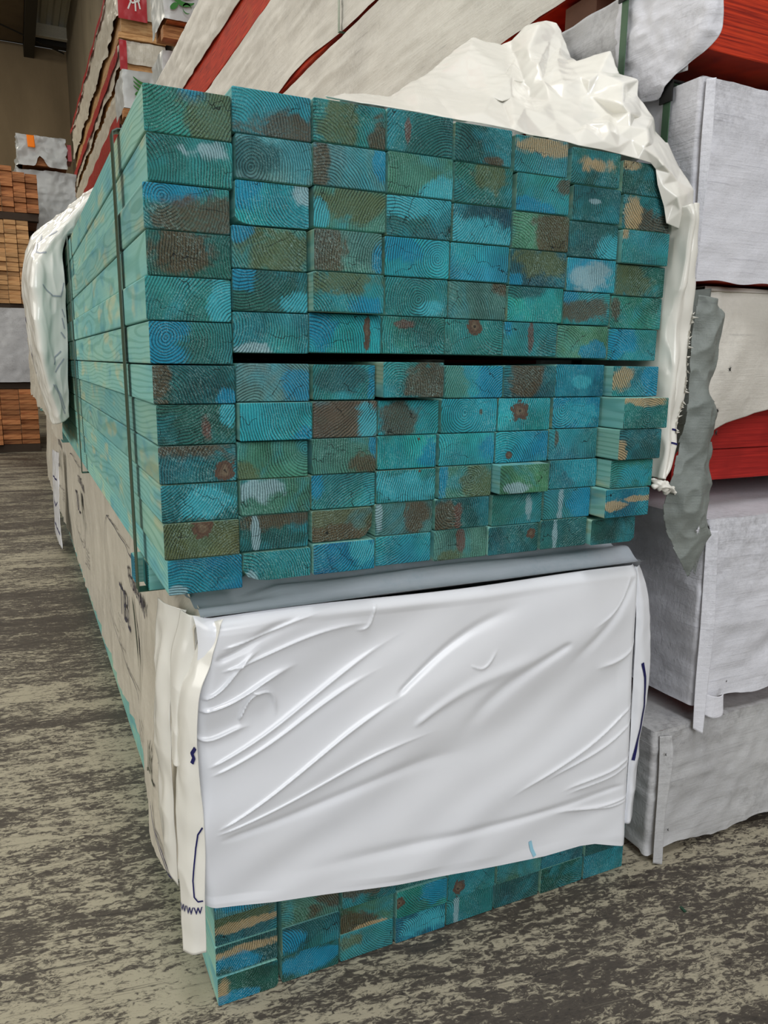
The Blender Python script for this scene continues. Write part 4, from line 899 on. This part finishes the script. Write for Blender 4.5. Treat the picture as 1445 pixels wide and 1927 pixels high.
p2 = lvl_pack('light grey wrapped board pack second from the floor on the right', .890, 1.46, .022, 4.9, .283, .618, WRAP_L, amp=.006, seed=123, hemup=.006, inset=.014, hemf=lambda x, y: .003+.004*math.sin(x*40))
seam(p2, [[(.884, .016, .600), (.888, .014, .45), (.888, .012, .33), (.890, .010, .245)], [(.905, .010, .600), (.908, .002, .45), (.910, .004, .33), (.906, .002, .235)]], WRAP_L)
seam(p2, [[(.905, .010, .310), (.93, .006, .300), (.955, .010, .296), (.962, .014, .31)], [(.908, .008, .270), (.925, .000, .262), (.950, .002, .262), (.958, .010, .285)]], WRAP_L, 'hem_flap')
# third pack: its cover has slipped and shows the red boards below
p3 = empty('laminated_board_pack', (1.2, 2.4, .662), 'red board pack with slipped white cover, third up on the right', 'timber pack', 'wrapped red board packs on the right')
box('red_boards', .905, 1.158, .122, 4.9, .664, .720, REDD, p3, bev=.002)
box('red_boards', 1.161, 1.46, .118, 4.9, .664, .720, REDD, p3, bev=.002)
box('red_boards', .905, 1.46, .120, 4.9, .7215, .974, REDD, p3, bev=.002)
cov = [[(.798, .16, .982), (.79, .3, .982), (.79, .5, .984)], [(.798, .030, .980), (.86, .030, .988), (.92, .034, .991), (1.0, .034, .993), (1.15, .034, .993), (1.46, .034, .993)]]
def cover():
    xs_ = np.linspace(.872, 1.46, 150); tt = np.linspace(0, 1, 110)
    X_, T_ = np.meshgrid(xs_, tt)
    hem_ = np.interp(X_, [.872, .885, .90, .92, .95, 1.0, 1.02, 1.10, 1.46], [.73, .735, .748, .765, .775, .785, .790, .800, .81])
    ztop_ = .992
    Z_ = ztop_+(hem_-ztop_)*np.clip((T_-.12)/.88, 0, 1)
    Y_ = np.where(T_ < .12, .125-(T_/.12)*.075, .05+.02*T_-.045*np.sin(np.clip((T_-.1), 0, 1)*2.6)*np.exp(-((X_-.90)/.10)**2)*.5)
    P = np.stack([X_, Y_, Z_+np.where(T_ < .12, .004, 0)], -1)
    n = .010*fbm(P, (6, 6, 5), 61)+.004*ridge(P, (14, 14, 10), 62)
    P[..., 1] -= n
    g = Grid(P); g = g if g.N[60, 60, 1] < 0 else Grid(P, flip=True)
    return g
cover().obj('slipped_cover', WRAP_W, p3, thick=.0008)
gl = loft([[(.800, .40, .985), (.800, .39, .80), (.802, .38, .67)], [(.800, .10, .985), (.805, .10, .80), (.81, .10, .67)], [(.815, .045, .985), (.835, .045, .85), (.860, .05, .76)], [(.875, .045, .992), (.876, .046, .86), (.878, .05, .75)]], 60, 50, lambda u, v, P: .004*fbm(P, (14, 14, 14), 66))
gl = gl if gl.N[10, 30, 0] < 0 else Grid(gl.P, flip=True)
gl.obj('slipped_cover', WRAP_D, p3, thick=.0008)
link('slipped_cover', mesh('slipped_cover', [(.80, .046, .988), (1.46, .046, .995), (1.46, 4.9, .995), (.80, 4.9, .988)], [(0, 1, 2, 3)]), WRAP_W, p3)
# torn piece hanging from it
tl = [(.789, -.004, .975), (.786, -.004, .930), (.783, -.006, .877), (.781, -.01, .796), (.768, -.004, .714), (.756, -.004, .680), (.754, -.002, .645), (.776, -.0, .60), (.812, .0, .553), (.838, .002, .520)]
tm = [(.815, -.016, .970), (.818, -.020, .930), (.815, -.012, .870), (.812, -.024, .800), (.815, -.020, .735), (.812, -.026, .690), (.815, -.022, .645), (.825, -.016, .60), (.835, -.010, .56), (.842, -.004, .525)]
tr = [(.832, -.002, .966), (.856, -.004, .932), (.851, -.002, .861), (.846, -.002, .830), (.862, .0, .805), (.864, .0, .752), (.866, .0, .690), (.864, .0, .640), (.869, .0, .605), (.848, .002, .530)]
gtorn = loft([tl, tm, tr], 200, 90, lambda u, v, P: .0055*vnoise(P, (26, 26, 20), 91)+.004*ridge(P, (30, 30, 24), 92))
gtorn = gtorn if gtorn.N[45, 100, 1] < 0 else Grid(gtorn.P, flip=True)
nvv, nuu = gtorn.P.shape[:2]; UU, VV = np.meshgrid(np.linspace(0, 1, nuu), np.linspace(0, 1, nvv))
jag = .05+.05*_h((UU*30).astype(int), UU.astype(int)*0, UU.astype(int)*0, 5)
gtorn.obj('torn_piece', WRAP_D, p3, thick=.0008, mask=(VV > jag*.7) & (VV < 1-jag) & (UU < 1-.06*_h((VV*14).astype(int), (VV*0).astype(int), (VV*0).astype(int), 8)))
# stapled scuffs: dark specks
def specks(parent, pts, m=BLACK, n=9, r=.006, seed=4):
    q = random.Random(seed)
    for (x, y, z) in pts:
        V = [(x, y-.0004, z)]; Fc = []; k_ = 2*n
        for i in range(k_):
            a_ = 2*math.pi*i/k_; d = r*(q.uniform(.9, 1.5) if i % 2 else q.uniform(.15, .5)); V.append((x+d*math.cos(a_)*.8, y+.0003, z+d*math.sin(a_)))
        for i in range(k_): Fc.append((0, 1+i, 1+(i+1) % k_))
        link('staple_mark', mesh('staple_mark', V, Fc), m, parent)
specks(p3, [(.860, -.009, .612), (.868, .003, .80), (.870, .003, .765), (.905, .018, .865)], n=12)
specks(p3, [(.820, -.024, .615)], WRAP_L, n=16)
specks(p2, [(.955, .004, .325)], n=5, r=.003); specks(p1, [(.822, .002, .215), (.85, .008, .06)], n=4, r=.004)
p4 = lvl_pack('pale grey wrapped board pack with creased square front, fourth up on the right', .797, 1.46, .024, 4.9, 1.000, 1.285, WRAP_L, amp=.003, seed=141, hemf=lambda x, y: .002*math.sin(x*60))
seam(p4, [[(.799, .018, 1.280), (.799, .018, 1.2), (.802, .018, 1.1), (.804, .016, 1.002)], [(.812, .012, 1.282), (.810, .008, 1.2), (.808, .010, 1.1), (.806, .012, 1.0)]], WRAP_L)
# fifth pack, open red ends, wrap torn back at the corner
p5 = empty('laminated_board_pack', (1.12, 2.4, 1.318), 'bright red laminated board pack with torn grey wrap on its corner, top right', 'timber pack', 'wrapped red board packs on the right')
box('red_boards', .800, 1.46, .024, 4.9, 1.322, 1.452, RED, p5, bev=.002)
g5 = loft([[(.793, 1.2, 1.452), (.790, .6, 1.453), (.788, .2, 1.454), (.790, .05, 1.455)], [(.790, 1.2, 1.38), (.785, .6, 1.38), (.782, .2, 1.375), (.786, .05, 1.38)], [(.792, 1.2, 1.316), (.790, .6, 1.312), (.788, .2, 1.305), (.792, .05, 1.300)]], 110, 40, lambda u, v, P: .004*fbm(P, (12, 8, 12), 151)+.003*ridge(P, (20, 14, 20), 152))
g5 = g5 if g5.N[20, 50, 0] < 0 else Grid(g5.P, flip=True); g5.obj('building_wrap', WRAP_M, p5, thick=.0008)
g6 = loft([[(.786, .20, 1.455), (.784, .20, 1.39), (.784, .19, 1.34), (.786, .18, 1.287)], [(.787, .10, 1.457), (.781, .11, 1.39), (.781, .11, 1.33), (.784, .105, 1.272)], [(.790, .03, 1.457), (.786, .035, 1.39), (.785, .055, 1.33), (.786, .085, 1.285)], [(.800, .012, 1.456), (.794, .010, 1.40), (.788, .016, 1.345), (.787, .065, 1.298)], [(.812, .010, 1.456), (.803, .004, 1.395), (.806, .006, 1.338), (.790, .050, 1.305)]], 90, 60, lambda u, v, P: .004*fbm(P, (20, 20, 20), 155)+.003*ridge(P, (30, 30, 30), 156))
g6 = g6 if g6.N[30, 40, 1] < 0 else Grid(g6.P, flip=True); g6.obj('torn_wrap_corner', WRAP_L, p5, thick=.0008)
lvl_pack('white wrapped board pack above the crumpled wrap, fifth level from the floor', .852, 1.46, .03, 3.6, 1.545, 1.862, WRAP_W, inset=.006, amp=.010, seed=161, hemf=lambda x, y: .004*math.sin(y*7)-.010*math.exp(-((y-1.2)/.3)**2), rough=.5, right=False)
lvl_pack('white wrapped board pack under the red pack, with a dark slit beneath', .856, 1.46, .03, 4.2, 1.885, 2.228, WRAP_W, inset=.006, amp=.012, seed=175, hemf=lambda x, y: -.014+.030*math.exp(-((y-1.92)/.28)**2)-.01*math.exp(-((y-3.)/.5)**2), rough=.5, right=False)
p8 = empty('laminated_board_pack', (1.15, 2.6, 2.24), 'orange-red board pack partly covered by white wrap, topmost on the right', 'timber pack', 'wrapped red board packs on the right')
box('red_boards', .862, 1.46, .03, 5.0, 2.245, 2.66, RED, p8, bev=.003)
g8 = loft([[(.858, .5, 2.37), (.850, 1.5, 2.38), (.848, 2.4, 2.392), (.848, 3.4, 2.400), (.850, 5.0, 2.42)], [(.850, .5, 2.45), (.842, 1.5, 2.46), (.838, 2.4, 2.48), (.842, 3.4, 2.48), (.845, 5.0, 2.50)], [(.852, .5, 2.67), (.848, 1.5, 2.67), (.846, 2.4, 2.68), (.846, 3.4, 2.68), (.85, 5.0, 2.68)]], 160, 50, lambda u, v, P: .007*fbm(P, (6, 4, 8), 181)+.004*ridge(P, (12, 5, 14), 182))
g8 = g8 if g8.N[20, 50, 0] < 0 else Grid(g8.P, flip=True); g8.obj('building_wrap', WRAP_W, p8, thick=.0008)
# gluts (spacer sticks) between these packs
def glut(x0, x1, y, z0, z1, label, group='spacer sticks between the right packs', w_=.07, m=GLUT):
    o = box('spacer_stick', x0, x1, y, y+w_, z0, z1, m, bev=.003); return props(o, label, 'spacer', group)
glut(.86, 1.44, .55, .2535, .2815, 'rough spacer stick between the two lowest grey packs on the right')
glut(.93, 1.44, .6, .6195, .6625, 'rough spacer stick under the slipped-cover red pack on the right')
glut(.82, 1.44, .9, 1.2865, 1.320, 'rough spacer stick under the bright red pack at top right')
glut(.868, 1.44, .36, 1.4545, 1.541, 'brown spacer stick above the bright red pack, under the white pack', w_=.09, m=flat('dark_brown_stick', S(92, 62, 46), .7))
glut(.87, 1.44, 2.6, 1.8645, 1.8835, 'thin spacer stick in the slit between the two white packs')
# wide straps with black corner guards
def wide_strap(x, z0, z1, y, label, w_=.014):
    e = empty('packing_strap', (x, y, z0), label, 'strap', 'wide green straps on the right packs')
    boxes('band', [(x-.0065, x-.0050, y-w_/2, y+w_/2, z0, z1+.004), (x-.0065, x+.5, y-w_/2, y+w_/2, z1+.004, z1+.0052)], STRAPW, e)
    boxes('corner_guard', [(x-.0095, x-.0068, y-w_*.9, y+w_*.9, z1-.022, z1+.0055), (x-.0095, x+.03, y-w_*.9, y+w_*.9, z1+.0055, z1+.008)], BLACK, e)
wide_strap(.797, 1.0, 1.286, .085, 'wide green strap down the side of the pale grey fourth pack')
wide_strap(.779, 1.30, 1.456, .172, 'wide green strap with black guards on the bright red pack')
o = strap_loop('packing_strap', [(.846, 1.542), (.846, 1.866), (1.2, 1.869), (1.465, 1.866), (1.465, 1.54), (1.2, 1.537)], .016, .30, .0012, STRAPW, 'wide green strap under the fifth-level white pack at the top of the frame')
o['group'] = 'wide green straps on the right packs'
o = strap_loop('packing_strap', [(.842, 1.872), (.842, 2.232), (1.2, 2.236), (1.465, 2.232), (1.465, 1.882), (1.2, 1.880)], .014, 1.55, .0012, STRAPW, 'thin green strap over the white pack at the top edge, beside the slit')
o['group'] = 'wide green straps on the right packs'

# ------------------------------------------------------------------ packs with green leaf printing, further back
def film_pack(name, label, x0, x1, y0, y1, z0, z1, m, seed, amp=.02, group=None, inner=BROWN, hemf=None):
    e = empty(name, ((x0+x1)/2, (y0+y1)/2, z0), label, 'timber pack', group)
    box('boards', x0+.025, x1-.01, y0+.03, y1, z0+.0, z1-.03, inner, e, bev=.003)
    g = wrap_shell('printed_film', e, x0, x1, y0, y1, z0, z1, m, amp=amp, seed=seed, res=.02, hemf=hemf, right=False)
    return e, g
def logo_leaf(e, x, y, z, h):
    """three curved strokes fanning out, with a bar and a ring under them, on the end facing the aisle"""
    V = []; Fc = []
    def ribbon(pts, w0):
        o = len(V); n = len(pts)
        for i, (a, b_) in enumerate(pts):
            ww = w0*math.sin(math.pi*(.12+.8*i/(n-1))); V.append((x+a, y, z+b_+ww/2)); V.append((x+a, y, z+b_-ww/2))
        for i in range(n-1): Fc.append((o+2*i, o+2*i+1, o+2*i+3, o+2*i+2))
    for k_ in range(3):
        ribbon([(h*(1.6*t-.4), h*(.75-.42*k_-.55*math.sin(t*2.4))) for t in np.linspace(0, 1, 10)], h*.30)
    ribbon([(h*(.5*t-.3), h*(-.95+.25*t)) for t in np.linspace(0, 1, 6)], h*.4)
    ribbon([(h*(.75+.28*math.cos(a)), h*(-.85+.28*math.sin(a))) for a in np.linspace(0, 5.2, 12)], h*.12)
    link('printed_leaf', mesh('printed_leaf', V, Fc), GREEN, e)
ga, _ = film_pack('timber_pack', 'silver film timber pack with green leaf print, nearer the top edge', .905, 1.45, 4.75, 5.2, 3.06, 3.55, GREYP, 201, amp=.012, group='silver packs with green leaf print')
gb, _ = film_pack('timber_pack', 'silver film timber pack with green leaf print, just above the teal corner', .80, 1.45, 6.0, 6.5, 2.84, 3.12, GREYP, 211, amp=.012, group='silver packs with green leaf print')
film_pack('timber_pack', 'plain silver film pack in the gap behind the white packs, under a spacer', .93, 1.45, 5.0, 5.4, 2.45, 2.955, GREYP, 214, amp=.012, group='silver packs with green leaf print')
film_pack('timber_pack', 'plain silver film pack under the lower leaf-print pack, by the teal corner', .815, 1.45, 6.0, 6.5, 2.42, 2.755, GREYP, 217, amp=.012, group='silver packs with green leaf print')
logo_leaf(ga, .975, 4.725, 3.22, .105)
logo_leaf(gb, .905, 5.975, 3.01, .075)
glut(.91, 1.44, 4.82, 2.97, 3.045, 'brown wooden spacer stick under the nearer silver leaf-print pack', 'spacer sticks in the far stacks', .09)
glut(.79, 1.44, 5.99, 2.765, 2.83, 'brown wooden spacer stick under the lower silver leaf-print pack', 'spacer sticks in the far stacks', .09)
# packs in white film with red bands
def striped_pack(label, x0, x1, y0, y1, z0, z1, seed, stripe, front_red, exposed=None, logo=False):
    e = empty('timber_pack', ((x0+x1)/2, (y0+y1)/2, z0), label, 'timber pack', 'white film packs with red bands')
    box('boards', x0+.03, x1, y0+.03, y1, z0, z1-.03, TANB, e, bev=.003)
    wz0 = z0 if exposed is None else exposed
    wrap_shell('printed_film', e, x0, x1, y0, y1, wz0, z1, SIDEW, amp=.022, seed=seed, res=.025, hemf=lambda x, y: .03*math.sin(y*5)*(exposed is not None), right=False)
    yy = np.linspace(y0+.03, y1, 60); a, b_ = stripe
    P = np.stack([np.full((10, 60), x0-.026), np.tile(yy, (10, 1)), np.linspace(z0+a, z0+b_, 10)[:, None]+.012*np.sin(yy*7)[None]], -1)
    P[..., 0] -= .010*np.abs(fbm(P, (6, 3, 6), seed+5))
    g = Grid(P); g = g if g.N[5, 30, 0] < 0 else Grid(P, flip=True); g.obj('red_band', REDF, e)
    if front_red:
        fx0, fx1, fz0, fz1 = front_red
        X_, Z_ = np.meshgrid(np.linspace(fx0, fx1, 24), np.linspace(fz0, fz1, 24)); P = np.stack([X_, X_*0+y0-.028, Z_], -1); P[..., 1] -= .012*np.abs(fbm(P, (7, 7, 7), seed+6))
        g = Grid(P); g = g if g.N[5, 5, 1] < 0 else Grid(P, flip=True); g.obj('red_panel', REDF, e)
        if logo:
            pth = []
            for q in range(3): pth.append([(.36-.07*q+.0, .22+.12*q), (.50, .40+.12*q), (.66+.05*q, .28+.14*q)])
            pth += [[(.50, .42), (.44, .62), (.34, .78)], [(.54, .45), (.60, .62), (.60, .80)], [(.60, .50), (.72, .62), (.76, .74)]]
            strokes('printed_mark', g, [[(a_, 1-b2) for a_, b2 in p] for p in pth], .014, flat('white_ink', S(232, 230, 228), .5), e, lift=.006)
    return e
striped_pack('white and red film pack with white tree mark on its red end, topmost', 1.0, 1.45, 7.6, 13.7, 3.985, 4.55, 301, (.50, .56), (1.0, 1.27, 4.08, 4.50), exposed=4.10, logo=True)
striped_pack('white and red film pack with tan boards bared, middle of the far stack', 1.02, 1.45, 7.65, 13.7, 3.62, 3.92, 311, (.16, .27), (1.0, 1.07, 3.64, 3.91), exposed=3.70)
striped_pack('white film pack with wide red band along its side, lower in far stack', 1.0, 1.45, 7.6, 13.9, 2.85, 3.56, 321, (.20, .44), (.99, 1.06, 3.05, 3.3))
glut(1.0, 1.45, 7.62, 3.928, 3.98, 'tan spacer stick under the topmost red and white pack', 'spacer sticks in the far stacks', .09, TANB)
glut(1.0, 1.45, 7.62, 3.567, 3.612, 'tan spacer stick under the middle red and white pack', 'spacer sticks in the far stacks', .09, TANB)
for y_, z_ in ((8.2, 2.86), (9.2, 2.86)):
    pass
# ------------------------------------------------------------------ far stacks on the left
def cell_stack(cols, rows, x1, y0, z0, bw, bh, ln, m, label, group, seed, topdrop=0):
    q = random.Random(seed); protos = []
    for i in range(3):
        V, Fc = box_data(-bw/2+.002, bw/2-.002, 0, ln, -bh/2+.0012, bh/2-.0012, .002); me = mesh('small_board', V, Fc); me.materials.append(m); protos.append(me)
    for c in range(cols):
        for r in range(rows):
            if r == rows-1 and topdrop and q.random() < topdrop: continue
            o = bpy.data.objects.new('small_board', protos[q.randrange(3)]); COL.objects.link(o)
            o.location = (x1-(c+.5)*bw, y0+q.uniform(-.03, .03), z0+(r+.5)*bh)
            props(o, label, 'timber board', group)
cell_stack(7, 9, .16, 7.02, 2.135, .10, .042, 1.3, BROWN, 'small cedar-brown board end in the topmost bare bundle on the left', 'brown boards of the topmost left bundle', 5, .4)
cell_stack(6, 18, .06, 7.0, 1.345, .10, .040, 1.3, TANB, 'small tan board end in the middle bare bundle on the left', 'tan boards of the middle left bundle', 6)
cell_stack(4, 11, .03, 7.0, .075, .155, .046, 1.3, BROWN, 'dark cedar-brown board end in the lowest bundle on the left floor', 'brown boards of the lowest left bundle', 7)
DARKW = flat('dark_timber', S(60, 48, 38), .8)
for k_, (z0_, z1_, x0_, x1_, lb) in enumerate([(.0, .073, -.60, .03, 'dark bearer on the floor under the lowest brown bundle on the left'), (.585, .645, -.6, .05, 'dark bearer on top of the lowest brown bundle on the left'), (1.305, 1.343, -.6, .06, 'dark bearer under the tan middle bundle on the left'), (2.07, 2.133, -.6, .15, 'dark bearer under the topmost brown bundle on the left')]):
    o = box('bearer_board', x0_, x1_, 7.03, 7.13, z0_, z1_, DARKW, bev=.003); props(o, lb, 'bearer', 'dark bearers of the left stack')
    o = box('bearer_board', x0_, x1_, 8.1, 8.2, z0_, z1_, DARKW, bev=.003); props(o, lb.replace('dark bearer', 'rear dark bearer'), 'bearer', 'dark bearers of the left stack')
e, g = film_pack('timber_pack', 'light grey wrapped timber pack between two brown bundles on the left', -.62, .06, 6.97, 9.0, .648, 1.303, WRAP_M, 401, amp=.012, group='grey wrapped packs on the left', hemf=None)
film_pack('timber_pack', 'silver film pack beside the topmost brown bundle, near the red band', .02, .60, 8.4, 10.6, 2.18, 2.79, GREYP, 411, amp=.03, group='grey wrapped packs on the left')
film_pack('timber_pack', 'silver film pack showing between the brown bundles and the white flap', .03, .62, 8.5, 10.6, 1.42, 2.12, GREYP, 415, amp=.02, group='grey wrapped packs on the left')
e, g = film_pack('timber_pack', 'small silver draped pack with bright orange label, far left top', .06, .52, 8.3, 10.5, 2.825, 3.10, GREYP, 421, amp=.035, group='grey wrapped packs on the left', hemf=lambda x, y: -.02+.10*math.exp(-((x-.27)/.04)**2))
X_, Z_ = np.meshgrid(np.linspace(.135, .205, 8), np.linspace(2.97, 3.085, 10)); P = np.stack([X_+.18*(3.085-Z_)*.3, X_*0+8.225, Z_], -1)
gg = Grid(P); gg = gg if gg.N[2, 2, 1] < 0 else Grid(P, flip=True); gg.obj('orange_label', ORANGE, e, thick=.002)
box('red_end', .521, .56, 8.34, 8.6, 2.90, 3.06, REDF, e)
# chips on the floor
def chip(x, y, l, a, m, label):
    V, Fc = box_data(-l/2, l/2, -.0022, .0022, 0, .002, 0); o = link('wood_chip', mesh('wood_chip', V, Fc), m); o.location = (x, y, .0003); o.rotation_euler = (0, 0, a); props(o, label, 'wood chip', 'wood chips on the floor')
chip(1.0, -.27, .022, .15, TANB, 'pale splinter of wood on the concrete at lower right')
chip(.985, -.30, .012, -.3, TANB, 'shorter pale splinter of wood beside the lower right one')
chip(-.30, 1.35, .06, .9, DARKW, 'dark flat splinter on the concrete left of the packs')
chip(.78, -.10, .012, 1.4, STRAP, 'tiny teal-green fragment on the floor in front of the lower pack')
